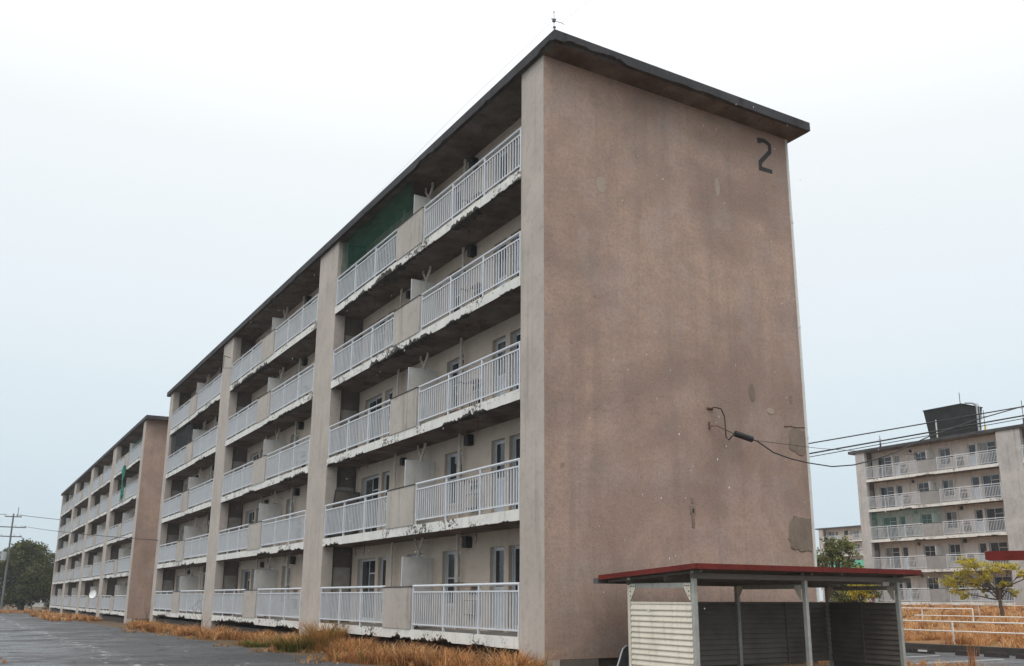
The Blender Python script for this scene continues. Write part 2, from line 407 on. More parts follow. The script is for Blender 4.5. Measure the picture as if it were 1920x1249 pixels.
# ------------------------------------------------------------------ mesh helpers
class MB:
    def __init__(self):
        self.v = []; self.f = []; self.mi = []
    def quad(self, a, b, c, d, mi=0):
        n = len(self.v); self.v += [a, b, c, d]; self.f.append((n, n + 1, n + 2, n + 3)); self.mi.append(mi)
    def face(self, pts, mi=0):
        n = len(self.v); self.v += list(pts); self.f.append(tuple(range(n, n + len(pts)))); self.mi.append(mi)
    def box(self, x0, x1, y0, y1, z0, z1, mi=0):
        n = len(self.v)
        self.v += [(x0, y0, z0), (x1, y0, z0), (x1, y1, z0), (x0, y1, z0), (x0, y0, z1), (x1, y0, z1), (x1, y1, z1), (x0, y1, z1)]
        for q in ((0, 3, 2, 1), (4, 5, 6, 7), (0, 1, 5, 4), (1, 2, 6, 5), (2, 3, 7, 6), (3, 0, 4, 7)):
            self.f.append(tuple(n + i for i in q)); self.mi.append(mi)
    def tube(self, pts, r, sides=8, mi=0, cap=True):
        pts = [Vector(p) for p in pts]
        rs = r if isinstance(r, (list, tuple)) else [r] * len(pts)
        rings = []
        ref = None
        for i, p in enumerate(pts):
            a = pts[max(i - 1, 0)]; b = pts[min(i + 1, len(pts) - 1)]
            t = (b - a)
            if t.length < 1e-9: t = Vector((0, 0, 1))
            t.normalize()
            if ref is None:
                ref = Vector((0, 0, 1)) if abs(t.z) < 0.9 else Vector((1, 0, 0))
            u = ref - t * ref.dot(t)
            if u.length < 1e-6:
                u = t.orthogonal()
            u.normalize(); w = t.cross(u); ref = u
            n = len(self.v)
            for k in range(sides):
                an = 2 * math.pi * k / sides
                self.v.append(tuple(p + (u * math.cos(an) + w * math.sin(an)) * rs[i]))
            rings.append(n)
        for i in range(len(rings) - 1):
            for k in range(sides):
                k2 = (k + 1) % sides
                self.f.append((rings[i] + k, rings[i] + k2, rings[i + 1] + k2, rings[i + 1] + k)); self.mi.append(mi)
        if cap:
            self.f.append(tuple(rings[0] + k for k in reversed(range(sides)))); self.mi.append(mi)
            self.f.append(tuple(rings[-1] + k for k in range(sides))); self.mi.append(mi)
    def prism(self, poly, axis, a, b, mi=0):
        """poly: list of 2-D points in the two other axes, extruded along axis"""
        def P(p, t):
            return {'x': (t, p[0], p[1]), 'y': (p[0], t, p[1]), 'z': (p[0], p[1], t)}[axis]
        n = len(self.v); k = len(poly)
        self.v += [P(p, a) for p in poly] + [P(p, b) for p in poly]
        self.f.append(tuple(n + i for i in range(k))); self.mi.append(mi)
        self.f.append(tuple(n + k + i for i in reversed(range(k)))); self.mi.append(mi)
        for i in range(k):
            j = (i + 1) % k
            self.f.append((n + i, n + k + i, n + k + j, n + j)); self.mi.append(mi)
    def mesh(self, name, mats, fix=True, smooth=False):
        me = bpy.data.meshes.new(name)
        me.from_pydata(self.v, [], self.f)
        for m in (mats if isinstance(mats, (list, tuple)) else [mats]):
            me.materials.append(m)
        if len(set(self.mi)) > 1 or (self.mi and self.mi[0]):
            me.polygons.foreach_set('material_index', self.mi)
        if fix:
            import bmesh
            bm = bmesh.new(); bm.from_mesh(me)
            bmesh.ops.recalc_face_normals(bm, faces=bm.faces)
            bm.to_mesh(me); bm.free()
        if smooth:
            me.polygons.foreach_set('use_smooth', [True] * len(me.polygons))
        me.update()
        return me

def link(name, me, parent=None, loc=(0, 0, 0), rot=(0, 0, 0)):
    o = bpy.data.objects.new(name, me)
    COL.objects.link(o)
    if parent is not None: o.parent = parent
    o.location = loc; o.rotation_euler = rot
    return o

def tag(o, label=None, cat=None, group=None, kind=None):
    if label: o['label'] = label
    if cat: o['category'] = cat
    if group: o['group'] = group
    if kind: o['kind'] = kind
    return o

def thing(name, label, cat, loc=(0, 0, 0), rot=(0, 0, 0), group=None):
    o = link(name, None, None, loc, rot)
    o.empty_display_size = 0.3
    return tag(o, label, cat, group)

def hash1(x, s=0.0):
    return noise.noise(Vector((x, s, 0.37)))

def copy_tree(o, parent=None):
    c = o.copy(); COL.objects.link(c); c.parent = parent
    for ch in list(o.children): copy_tree(ch, c)
    return c

# ------------------------------------------------------------------ ground, road, field
def gz(y): return -0.30 - 0.0045 * min(max(y, 0.0), 60.0)

def sheet(name, xs, ys, zf, mat, kind='structure'):
    m = MB()
    for i in range(len(xs) - 1):
        for j in range(len(ys) - 1):
            m.quad(*[(x, y, zf(x, y)) for x, y in ((xs[i], ys[j]), (xs[i + 1], ys[j]), (xs[i + 1], ys[j + 1]), (xs[i], ys[j + 1]))])
    o = link(name, m.mesh(name, mat, fix=False))
    o['kind'] = kind
    return o

GY = [-120, 0, 20, 40, 60, 150, 900]
sheet('ground', [-700, -9, 0, 10, 900], GY, lambda x, y: gz(y), M['soil'])
sheet('road', [-60, -1.9], [-60, 0, 20, 40, 60, 97], lambda x, y: gz(y) + 0.004, M['asphalt'])
sheet('parking_lot', [9.2, 14.9], [-60, 0, 20, 40, 60], lambda x, y: gz(y) + 0.004, M['asphalt'])

def fz(x):
    return float(np.interp(x, [15.1, 20, 27, 36, 57, 80, 200], [-0.12, 0.0, 0.22, 0.50, 0.72, 0.75, 0.75]))
def fzz(x, y): return fz(x) + 0.10 * noise.noise(Vector((x * 0.3, y * 0.3, 0)))
sheet('field', list(np.linspace(15.15, 40, 26)) + [45, 50, 56, 66, 90, 300], list(np.linspace(-30, 30, 41)) + [45, 70, 120, 300],
      lambda x, y: fzz(x, y) if x > 15.3 else -0.12, M['field'])
m = MB(); m.box(14.9, 15.15, -60, 60, -0.62, -0.10)
tag(link('kerb', m.mesh('kerb', M['kerb'])), kind='structure')
# faint white bay lines on the parking lot
m = MB()
for y in (2.35, 0.55, -1.25, 4.15):
    m.box(9.6, 13.1, y - 0.05, y + 0.05, gz(y) + 0.006, gz(y) + 0.009)
tag(link('bay_lines', m.mesh('bay_lines', M['whiteline'])), kind='structure')

# ------------------------------------------------------------------ apartment building builder
BAY, PW, FH = 14.06, 0.945, 2.6
ZT = 0.40                      # top of the first balcony floor
S0, S1 = PW, 13.115            # clear opening of a bay
LONG = (0.965, 6.19); PANEL = (6.19, 7.965); SHORT = (7.965, 13.10)
DEPTH = 1.02                   # balcony depth (front edge to flat wall)
# openings in the balcony wall: s0, s1, sill, head, kind
OPEN = [(1.65, 3.12, 0.08, 1.97, 'big'), (3.34, 4.00, 0.08, 1.97, 'door'), (5.55, 6.57, 0.55, 1.97, 'mid'),
        (7.78, 8.85, 0.90, 1.97, 'small'), (10.32, 10.92, 0.08, 1.97, 'door'), (11.16, 12.62, 0.08, 1.97, 'big')]
WALL_H = 2.47

def wall_mesh():
    m = MB()
    ss = sorted({S0, S1} | {a for o in OPEN for a in o[:2]})
    zs = sorted({0.0, WALL_H} | {a for o in OPEN for a in o[2:4]})
    for i in range(len(ss) - 1):
        for j in range(len(zs) - 1):
            cs, cz = (ss[i] + ss[i + 1]) / 2, (zs[j] + zs[j + 1]) / 2
            if any(o[0] < cs < o[1] and o[2] < cz < o[3] for o in OPEN): continue
            m.quad((DEPTH, ss[i], zs[j]), (DEPTH, ss[i], zs[j + 1]), (DEPTH, ss[i + 1], zs[j + 1]), (DEPTH, ss[i + 1], zs[j]))
    d = DEPTH + 0.19
    for a, b, z0, z1, k in OPEN:
        m.quad((DEPTH, a, z0), (d, a, z0), (d, a, z1), (DEPTH, a, z1))
        m.quad((DEPTH, b, z0), (DEPTH, b, z1), (d, b, z1), (d, b, z0))
        m.quad((DEPTH, a, z0), (DEPTH, b, z0), (d, b, z0), (d, a, z0))
        m.quad((DEPTH, a, z1), (d, a, z1), (d, b, z1), (DEPTH, b, z1))
        # sill proud of the wall
        m.box(DEPTH - 0.03, DEPTH + 0.12, a - 0.02, b + 0.02, z0 - 0.05, z0 + 0.012)
    return m.mesh('balcony_wall', M['cream'], fix=False)

def window_meshes(kind, w, h):
    """frame mesh + list of pane meshes, local origin lower left, facing -x, depth +x"""
    f = MB(); panes = []
    t = 0.026
    f.box(0.0, 0.06, 0, t, 0, h); f.box(0.0, 0.06, w - t, w, 0, h)
    f.box(0.0, 0.06, t, w - t, h - t, h); f.box(0.0, 0.06, t, w - t, 0, t)
    def pane(a, b, z0, z1, x, mat='glass'):
        q = MB(); q.box(x, x + 0.012, a, b, z0, z1); panes.append(q.mesh('pane', M[mat]))
    if kind in ('big', 'mid', 'small'):
        half = w / 2
        for (a, b, x) in ((t, half + 0.03, 0.02), (half - 0.03, w - t, 0.05)):
            f.box(x, x + 0.025, a, a + 0.036, t, h - t); f.box(x, x + 0.025, b - 0.036, b, t, h - t)
            f.box(x, x + 0.025, a + 0.036, b - 0.036, t, t + 0.06); f.box(x, x + 0.025, a + 0.036, b - 0.036, h - t - 0.05, h - t)
            if kind == 'big' and x < 0.03:
                zc = h - 0.48
                f.box(x, x + 0.025, a + 0.036, b - 0.036, zc, zc + 0.04)
                pane(a + 0.036, b - 0.036, t + 0.06, zc, x + 0.006); pane(a + 0.036, b - 0.036, zc + 0.04, h - t - 0.05, x + 0.006)
            elif kind == 'big':
                pane(a + 0.036, b - 0.036, t + 0.06, h - t - 0.05, x + 0.006)
            else:
                zc = h * 0.5
                f.box(x, x + 0.025, a + 0.036, b - 0.036, zc, zc + 0.03)
                pane(a + 0.036, b - 0.036, t + 0.06, zc, x + 0.006); pane(a + 0.036, b - 0.036, zc + 0.03, h - t - 0.05, x + 0.006)
    else:
        zc = h * 0.47
        f.box(0.02, 0.06, t, t + 0.04, t, h - t); f.box(0.02, 0.06, w - t - 0.04, w - t, t, h - t)
        f.box(0.02, 0.06, t + 0.04, w - t - 0.04, zc, zc + 0.07); f.box(0.02, 0.06, t + 0.04, w - t - 0.04, t, t + 0.08)
        f.box(0.02, 0.06, t + 0.04, w - t - 0.04, h - t - 0.06, h - t)
        pane(t + 0.04, w - t - 0.04, zc + 0.07, h - t - 0.06, 0.035)
        pane(t + 0.04, w - t - 0.04, t + 0.08, zc, 0.03, 'doorpanel')
    return f.mesh('window_frame', M['frame']), panes

WM = [window_meshes(k, b - a, z1 - z0) for a, b, z0, z1, k in OPEN]

RAIL_H = 1.06
def rail_meshes(length):
    """frame (handrail, rails, posts), list of baluster positions"""
    m = MB()
    m.tube([(0.0, 0, RAIL_H), (0.0, length, RAIL_H)], 0.032, 8)
    m.box(-0.018, 0.018, 0.03, length - 0.03, RAIL_H - 0.165, RAIL_H - 0.13)
    m.box(-0.018, 0.018, 0.03, length - 0.03, 0.105, 0.14)
    bal = []
    n = 3
    for i in range(n + 1):
        y = 0.03 + (length - 0.06) * i / n
        m.box(-0.026, 0.026, y - 0.026, y + 0.026, -0.004, RAIL_H - 0.02)
        if i < n:
            y2 = 0.03 + (length - 0.06) * (i + 1) / n
            k = 14
            for j in range(1, k):
                bal.append(y + (y2 - y) * j / k)
    return m.mesh('railing', M['rail']), bal
b_ = MB(); b_.box(-0.011, 0.011, -0.0135, 0.0135, 0.14, RAIL_H - 0.165)
BAL = b_.mesh('baluster', M['rail'])
def bal_row(ys):
    m = MB()
    for y in ys: m.box(-0.011, 0.011, y - 0.0135, y + 0.0135, 0.14, RAIL_H - 0.165)
    return m.mesh('baluster_row', M['rail'])
RAIL_L = rail_meshes(LONG[1] - LONG[0]); RAIL_S = rail_meshes(SHORT[1] - SHORT[0])
ROW_L = bal_row(RAIL_L[1]); ROW_S = bal_row(RAIL_S[1])

def simple(name, mat, boxes=(), tubes=(), fix=True):
    m = MB()
    for b in boxes: m.box(*b)
    for p, r in tubes: m.tube(p, r, 8)
    return m.mesh(name, mat, fix)

PARA = simple('concrete_parapet', M['parapet'], [(-0.04, 0.07, PANEL[0] + 0.012, PANEL[1] - 0.012, 0.002, 1.03)])
CAP = simple('parapet_cap', M['cap'], [(-0.05, 0.08, PANEL[0] + 0.006, PANEL[1] - 0.006, 1.03, 1.06)])
BOARD = simple('partition_board', M['board'], [(0.13, DEPTH - 0.004, 7.115, 7.145, 0.10, 1.80)])
BOARD_FR = simple('board_frame', M['frame'], [(0.11, 0.13, 7.11, 7.15, 0.0, 1.83), (0.13, DEPTH - 0.004, 7.11, 7.15, 1.80, 1.83)])
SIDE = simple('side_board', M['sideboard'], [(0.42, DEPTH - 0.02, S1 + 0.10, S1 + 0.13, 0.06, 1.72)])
PIPE_A = simple('drain_pipe', M['pipe'], tubes=[([(0.86, 5.40, 0.0), (0.86, 5.40, 2.40)], 0.045)])
PIPE_B = simple('drain_pipe', M['pipe'], tubes=[([(0.86, 9.55, 0.0), (0.86, 9.55, 2.40)], 0.04), ([(0.86, 9.55, 1.95), (0.80, 9.38, 2.25), (0.80, 9.38, 2.40)], 0.022)])
PIPE_Y = simple('drain_pipe', M['pipe'], tubes=[([(0.72, 7.42, 0.0), (0.72, 7.42, 1.98)], 0.05), ([(0.72, 7.42, 1.98), (0.72, 7.20, 2.25), (0.72, 7.20, 2.40)], 0.04), ([(0.72, 7.42, 1.98), (0.72, 7.66, 2.28), (0.72, 7.66, 2.40)], 0.035)])
CLAMP = simple('pipe_clamp', M['rust'], [(0.80, DEPTH - 0.003, 5.34, 5.46, 1.12, 1.15)])
VBOX = simple('vent_box', M['black'], [(0.84, DEPTH - 0.003, 4.92, 5.14, 2.0, 2.28)])
VBOX2 = simple('vent_box', M['black'], [(0.88, DEPTH - 0.003, 9.08, 9.24, 1.98, 2.2)])
def flue(s):
    m = MB()
    m.box(DEPTH - 0.14, DEPTH - 0.003, s - 0.30, s + 0.30, 0.36, 0.72, 1)
    for i in range(5):
        y = s - 0.24 + i * 0.12
        m.box(DEPTH - 0.155, DEPTH - 0.14, y - 0.022, y + 0.022, 0.38, 0.70, 0)
    for i in range(4):
        y = s - 0.21 + i * 0.14
        m.box(DEPTH - 0.05, DEPTH - 0.003, y - 0.05, y + 0.05, 0.86, 0.95, 1)
    m.box(DEPTH - 0.20, DEPTH - 0.003, s - 0.25, s + 0.25, 1.03, 1.06, 2)
    return m.mesh('heater_flue', [M['cream'], M['black'], M['wood']])
def hook_mesh(s):
    m = MB()
    for d in (-0.35, 0.35):
        m.tube([(0.40, s + d, 2.40), (0.40, s + d, 2.08), (0.40, s + d + 0.05, 2.03)], 0.012, 5)
    m.tube([(0.36, s - 0.40, 2.22), (0.36, s + 0.40, 2.22)], 0.009, 5)
    return m.mesh('line_hook', M['rust'])
HOOK_A, HOOK_B = hook_mesh(3.9), hook_mesh(10.9)
FLUE_A, FLUE_B = flue(4.72), flue(9.95)
WALLM = wall_mesh()

M['cream_old'] = m_concrete('greyed_pink_wall_plaster', v4(0.52, 0.468, 0.43), v4(0.64, 0.58, 0.535), v4(0.32, 0.292, 0.27), 0.5)
M['parapet_old'] = m_concrete('mouldy_parapet_concrete', v4(0.27, 0.26, 0.25), v4(0.37, 0.355, 0.34), v4(0.15, 0.145, 0.14), 0.8)
WALLM_OLD = WALLM.copy(); WALLM_OLD.materials[0] = M['cream_old']
PARA_OLD = PARA.copy(); PARA_OLD.materials[0] = M['parapet_old']
def chip_fn(chips, seed, rnd=0.5, amp=0.13):
    """bottom-edge loss of a slab edge along s; explicit chips + random ones"""
    r = random.Random(seed)
    cs = list(chips)
    n = int(r.random() * 5 * rnd + 2 * rnd)
    for _ in range(n):
        a = S0 + r.random() * (S1 - S0 - 1.2); l = 0.3 + r.random() * 1.6
        cs.append((a, a + l, amp * (0.35 + 0.65 * r.random())))
    def f(s):
        c = 0.006 + 0.008 * abs(hash1(s * 3.1, seed))
        for a, b, d in cs:
            if a < s < b:
                e = min((s - a) / 0.09, (b - s) / 0.09, 1.0)
                w = e * d * (0.58 + 0.55 * hash1(s * 2.6, seed + 3.3) + 0.55 * hash1(s * 8.1, seed + 7.7) + 0.35 * hash1(s * 23.0, seed + 1.7))
                c = max(c, w)
        return max(0.004, min(c * 1.15, 0.225))
    return f

def slab_mesh(f, step, thick=0.25):
    m = MB()
    x0 = -0.018; zb = -thick
    n = max(2, int((S1 - S0) / step))
    st = [S0 + 0.004 + (S1 - S0 - 0.008) * i / n for i in range(n + 1)]
    prof = []
    for s in st:
        c = f(s)
        back = x0 + 0.015 + c * (1.5 + 0.8 * hash1(s * 4.0, 21))
        lip = 0.02 * (hash1(s * 6.5, 44) + 0.4) * min(1, c / 0.05)
        prof.append([(x0, s, 0.0), (x0, s, zb + c), (x0 + 0.012 + 0.38 * c, s, zb + c * 0.60 + lip), (x0 + 0.03 + back, s, zb + 0.004), (DEPTH, s, zb), (DEPTH, s, 0.0)])
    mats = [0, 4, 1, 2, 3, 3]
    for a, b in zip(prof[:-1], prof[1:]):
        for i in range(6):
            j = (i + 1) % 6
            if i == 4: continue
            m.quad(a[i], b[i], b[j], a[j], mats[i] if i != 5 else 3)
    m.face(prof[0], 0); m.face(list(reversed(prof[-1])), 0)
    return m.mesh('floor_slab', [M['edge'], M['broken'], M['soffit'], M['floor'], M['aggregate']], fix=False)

def roof_mesh(x0, x1, y0, y1, zb, th, slope, f_front, f_gable, step):
    """flat concrete roof: chipped front and near-gable fascias, stained soffit"""
    m = MB()
    Z = lambda x: slope * (x - x0)
    # top
    m.quad((x0, y0, zb + th), (x1, y0, zb + th + Z(x1)), (x1, y1, zb + th + Z(x1)), (x0, y1, zb + th))
    # soffit
    ins = 0.10
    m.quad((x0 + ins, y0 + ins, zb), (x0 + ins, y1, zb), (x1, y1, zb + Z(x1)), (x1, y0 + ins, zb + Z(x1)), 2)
    # back and far faces
    m.quad((x1, y0 + ins, zb + Z(x1)), (x1, y1, zb + Z(x1)), (x1, y1, zb + th + Z(x1)), (x1, y0, zb + th + Z(x1)))
    m.quad((x0, y1, zb), (x1, y1, zb + Z(x1)), (x1, y1, zb + th + Z(x1)), (x0, y1, zb + th))
    def strip(axis, a, b, f):
        n = max(2, int((b - a) / step)); rows = []
        for i in range(n + 1):
            t = a + (b - a) * i / n
            c = f(t)
            rgh = 0.012 * hash1(t * 3.3, 5) 
            if axis == 'y':
                z = zb
                rows.append([(x0, t, z + th), (x0 + rgh, t, z + c), (x0 + ins * 0.5, t, z + c * 0.8), (x0 + ins, t, z)])
            else:
                z = zb + Z(t)
                rows.append([(t, y0, z + th), (t, y0 + rgh, z + c), (t, y0 + ins * 0.5 + c * 0.3, z + c * 0.8), (t, y0 + ins, z)])
        for p, q in zip(rows[:-1], rows[1:]):
            for i in range(3):
                m.quad(p[i], q[i], q[i + 1], p[i + 1], (0, 1, 1)[i])
    strip('y', y0 + 0.0, y1, f_front)
    strip('x', x0 + 0.0, x1, f_gable)
    return m.mesh('roof', [M['roof'], M['broken'], M['soffit']], fix=False)

def apartment(name, label, group, loc, nbays, W, chips, full, step, seed, near_gable=True, single_bal=None,
              levels=(1, 2, 3, 4, 5), old=False, fchips=(), gchips=(), rnd=0.5, slope=0.015):
    T = thing(name, label, 'apartment block', loc, group=group)
    Ltot = nbays * BAY
    zroof = 13.22
    # gables
    g = MB(); g.box(0.012, W, 0.0, 0.28, 0.0, zroof + 0.02 + slope * W)
    link('gable_wall', g.mesh('gable_wall', M['gable']), T)
    g = MB(); g.box(0.012, W, Ltot - 0.28, Ltot, 0.0, zroof + 0.02)
    link('gable_wall', g.mesh('gable_wall', M['gable']), T)
    g = MB(); g.box(W - 0.25, W, 0.282, Ltot - 0.282, 0.0, zroof + 0.02)
    link('back_wall', g.mesh('back_wall', M['cream']), T)
    g = MB(); g.box(0.20, W - 0.02, 0.05, Ltot - 0.05, -1.2, 0.0)
    link('plinth', g.mesh('plinth', M['plinth']), T)
    # pillars
    pm = M['pillar_old'] if old else M['pillar']
    for i in range(nbays + 1):
        p = MB()
        y0 = i * BAY - PW + 0.003 if i else 0.004
        y1 = i * BAY + PW - 0.003 if i < nbays else Ltot - 0.004
        p.box(0.0, 0.36, y0, y1, -1.0, zroof + 0.01)
        # party wall behind the pillar
        a = y0 + (0.12 if i else 0.0); b = y1 - (0.12 if i < nbays else 0.0)
        link('pillar', p.mesh('pillar', pm), T)
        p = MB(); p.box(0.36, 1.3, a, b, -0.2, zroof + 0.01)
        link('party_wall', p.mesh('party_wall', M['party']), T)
    # roof
    r0 = random.Random(seed)
    ff = chip_roof(fchips, seed + 0.5, Ltot); fg = chip_roof(gchips, seed + 1.5, W)
    link('roof', roof_mesh(-0.12, W + 0.27, -0.65, Ltot + 0.65, zroof, 0.25, slope, ff, fg, step), T)
    nbal = 0
    for b in range(nbays):
        yb = b * BAY
        for k in levels:
            z = ZT + FH * (k - 1)
            f = chip_fn(chips.get((b, k), ()), seed * 10 + b * 7 + k, 0.0 if (b, k) in chips else rnd)
            link('floor_slab', slab_mesh(f, step), T, (0, yb, z))
            link('balcony_wall', WALLM_OLD if old else WALLM, T, (0, yb, z + 0.001))
            for (rm, row, rng, tagname) in ((RAIL_L, ROW_L, LONG, 'L'), (RAIL_S, ROW_S, SHORT, 'S')):
                rail = link('railing', rm[0], T, (0.03, yb + rng[0], z))
                if single_bal and (b, tagname, k) in single_bal:
                    for y in rm[1]:
                        link('baluster', BAL, rail, (0, y, 0)); nbal += 1
                else:
                    link('baluster_row', row, rail)['kind'] = 'stuff'
            pa = link('concrete_parapet', PARA_OLD if old else PARA, T, (0, yb, z))
            link('parapet_cap', CAP, pa)
            bd = link('partition_board', BOARD, T, (0, yb, z)); link('board_frame', BOARD_FR, bd)
            for i, (fm, panes) in enumerate(WM):
                if full < 1 and OPEN[i][4] == 'small': continue
                a, _, z0, _, kd = OPEN[i]
                wo = link('door' if kd == 'door' else 'window', fm, T, (DEPTH + 0.10, yb + a, z + z0))
                for pmesh in panes:
                    dp_ = pmesh.materials[0] == M['doorpanel']
                    po = link('door_panel' if dp_ else 'pane', pmesh, wo)
                    q_ = r0.random()
                    if not dp_ and q_ < (0.12 if old else 0.34):
                        po.material_slots[0].link = 'OBJECT'
                        po.material_slots[0].material = M['curtain'] if q_ < 0.09 else M['grimy']
            if full >= 1:
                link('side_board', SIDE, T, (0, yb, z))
                pp = link('drain_pipe', PIPE_A, T, (0, yb, z)); link('pipe_clamp', CLAMP, pp)
                link('drain_pipe', PIPE_B, T, (0, yb, z)); link('drain_pipe', PIPE_Y, T, (0, yb, z))
                if r0.random() < 0.75: link('vent_box', VBOX, T, (0, yb, z))
                if r0.random() < 0.5: link('vent_box', VBOX2, T, (0, yb, z))
                link('line_hook', HOOK_A, T, (0, yb, z)); link('line_hook', HOOK_B, T, (0, yb, z))
                link('heater_flue', FLUE_A, T, (0, yb, z)); link('heater_flue', FLUE_B, T, (0, yb, z))
    return T

def chip_roof(chips, seed, length):
    r = random.Random(int(seed * 1000))
    cs = list(chips)
    for _ in range(int(length / 5)):
        a = r.random() * length; cs.append((a, a + 0.3 + r.random() * 0.9, 0.03 + 0.05 * r.random()))
    def f(s):
        c = 0.004 + 0.006 * abs(hash1(s * 3.0, seed))
        for a, b, d in cs:
            if a < s < b:
                e = min((s - a) / 0.15, (b - s) / 0.15, 1.0)
                c = max(c, e * d * (0.7 + 0.5 * hash1(s * 3, seed) + 0.3 * hash1(s * 11, seed)))
        return min(c, 0.19)
    return f

CH = {
    (0, 5): [(1.0, 2.4, 0.06), (2.9, 3.7, 0.12), (3.6, 4.5, 0.17), (5.4, 7.3, 0.07), (7.2, 9.7, 0.18), (9.4, 11.2, 0.12), (11.4, 12.3, 0.06)],
    (0, 4): [(1.2, 2.0, 0.05), (3.4, 4.7, 0.09), (5.4, 7.2, 0.17), (7.1, 8.3, 0.20), (8.2, 9.8, 0.13)],
    (0, 3): [(2.4, 3.1, 0.10), (3.1, 3.9, 0.13), (3.9, 4.7, 0.09), (9.9, 10.6, 0.09), (11.0, 11.6, 0.07), (12.3, 13.1, 0.07)],
    (0, 2): [(1.3, 2.5, 0.04), (11.6, 12.9, 0.10)],
    (0, 1): [(2.2, 3.0, 0.04), (3.9, 6.0, 0.12), (6.1, 7.4, 0.10), (8.6, 9.3, 0.08), (10.4, 12.0, 0.12)],
    (1, 5): [(7.0, 12.5, 0.16)], (1, 4): [(2.0, 5.0, 0.08), (5.6, 7.0, 0.07)], (1, 3): [(1.2, 4.2, 0.12), (7.6, 9.5, 0.10)],
    (1, 2): [(1.1, 3.9, 0.09), (4.8, 6.6, 0.12)], (1, 1): [(1.2, 3.5, 0.09), (6.2, 12.6, 0.11)],
    (2, 5): [(1.5, 3.4, 0.10), (4.4, 6.2, 0.14)], (2, 4): [(3.0, 5.4, 0.08)], (2, 1): [(4.5, 6.0, 0.12), (9.0, 12.0, 0.13)],
}
SINGLE = {(0, 'L', k) for k in (1, 2, 3, 4, 5)} | {(0, 'S', 1), (0, 'S', 2)}
MAIN = apartment('apartment_building', 'five storey block with broad brown gable wall marked 2, nearest of the blocks',
                 'old apartment blocks', (0, 0, 0), 3, 7.8, CH, 1, 0.04, 3, single_bal=SINGLE,
                 gchips=[(0.1, 1.9, 0.13), (3.2, 3.9, 0.05)], fchips=[(5.5, 6.3, 0.06), (-0.6, 0.1, 0.10), (10.2, 10.6, 0.06), (5.6, 6.6, 0.09)])
B3 = apartment('apartment_building', 'farther five storey block down the road left, past the end of the big block',
               'old apartment blocks', (0.0, 50.4, -0.22), 4, 7.8, {}, 0, 0.12, 11, rnd=1.6)
RX, RY, RZ = 57.3, 23.6, 0.62
BR = apartment('apartment_building', 'mouldy grey block with black water tank on its roof, right of the big block',
               'old apartment blocks', (RX, RY - BAY, RZ), 2, 7.8, {}, 1, 0.12, 23, old=True, rnd=0.4, slope=0.0)
BF = apartment('apartment_building', 'small far block in the gap between the brown gable and the block with the tank',
               'old apartment blocks', (132.5, 107 - 2 * BAY, 1.2), 2, 7.8, {}, 0, 0.4, 31, rnd=0.4, slope=0.0)

# ---- details fixed on the near gable wall (parts of the main block)
def stroke(pts, w, y, th):
    """thick 2-D polyline with mitred corners on the gable plane (x, z)"""
    m = MB(); P = [Vector((p[0], p[1])) for p in pts]; a = []; b = []
    for i in range(len(P)):
        d0 = (P[i] - P[i - 1]).normalized() if i else (P[1] - P[0]).normalized()
        d1 = (P[i + 1] - P[i]).normalized() if i < len(P) - 1 else d0
        n = Vector((-(d0 + d1).y, (d0 + d1).x)).normalized()
        k = w / 2 / max(0.5, n.dot(Vector((-d0.y, d0.x))))
        a.append(P[i] + n * k); b.append(P[i] - n * k)
    for i in range(len(P) - 1):
        m.face([(q.x, y, q.y) for q in (a[i], a[i + 1], b[i + 1], b[i])])
    return m
s2 = stroke([(6.80, 12.93), (6.80, 13.03), (7.02, 13.055), (7.185, 12.985), (7.185, 12.78), (6.80, 12.38), (6.80, 12.20), (7.235, 12.215)], 0.125, -0.003, 0.004)
link('house_number', s2.mesh('house_number', M['number'], fix=False), MAIN)

def blob(cx, cz, rx, rz, seed, th=0.02, sq=2.5, n=28, mat='patch', cut=None):
    r = []
    for i in range(n):
        a = 2 * math.pi * i / n
        ca, sa = math.cos(a), math.sin(a)
        k = (abs(ca) ** sq + abs(sa) ** sq) ** (-1 / sq)
        k *= 1 + 0.20 * hash1(2 * ca + seed, seed + 2 * sa) + 0.16 * hash1(5.3 * ca + seed, seed + 5.3 * sa)
        x = cx + rx * ca * k
        if cut is not None: x = min(x, cut)
        r.append((x, cz + rz * sa * k))
    m = MB(); k = len(r)
    inner = [(cx + (p[0] - cx) * 0.93, cz + (p[1] - cz) * 0.95) for p in r]
    m.face([(p[0], -th, p[1]) for p in inner])
    for i in range(k):
        j = (i + 1) % k
        m.quad((r[i][0], 0.002, r[i][1]), (r[j][0], 0.002, r[j][1]), (inner[j][0], -th, inner[j][1]), (inner[i][0], -th, inner[i][1]))
    return m.mesh('repair_patch', M[mat])
for a in ((7.42, 2.68, 0.44, 0.42, 1, 0.02, 5, 28, 'patch', 7.79), (7.52, 5.0, 0.34, 0.34, 4, 0.012, 3, 28, 'patch', 7.79),
          (1.573, 10.40, 0.13, 0.20, 7, 0.006, 2.5, 20, 'patch_light'), (5.21, 11.27, 0.08, 0.24, 9, 0.006, 3, 20, 'patch_light'),
          (6.02, 6.05, 0.10, 0.22, 12, 0.010, 2.2, 20, 'patch'), (6.62, 5.66, 0.12, 0.08, 15, 0.012, 2.2, 18, 'patch_light'),
          (7.36, 6.04, 0.07, 0.10, 18, 0.006, 2, 16, 'patch')):
    link('repair_patch', blob(*a), MAIN)
m = MB()
m.box(3.88, 4.04, -0.012, 0.004, 3.02, 3.20, 1); m.box(3.92, 4.0, -0.016, 0.004, 2.72, 3.02, 1); m.box(3.93, 4.01, -0.010, 0.004, 3.26, 3.38, 1)
m.box(3.945, 3.99, -0.02, 0.004, 3.05, 3.14, 0)
link('wall_socket', m.mesh('wall_socket', [M['black'], M['patch']]), MAIN)
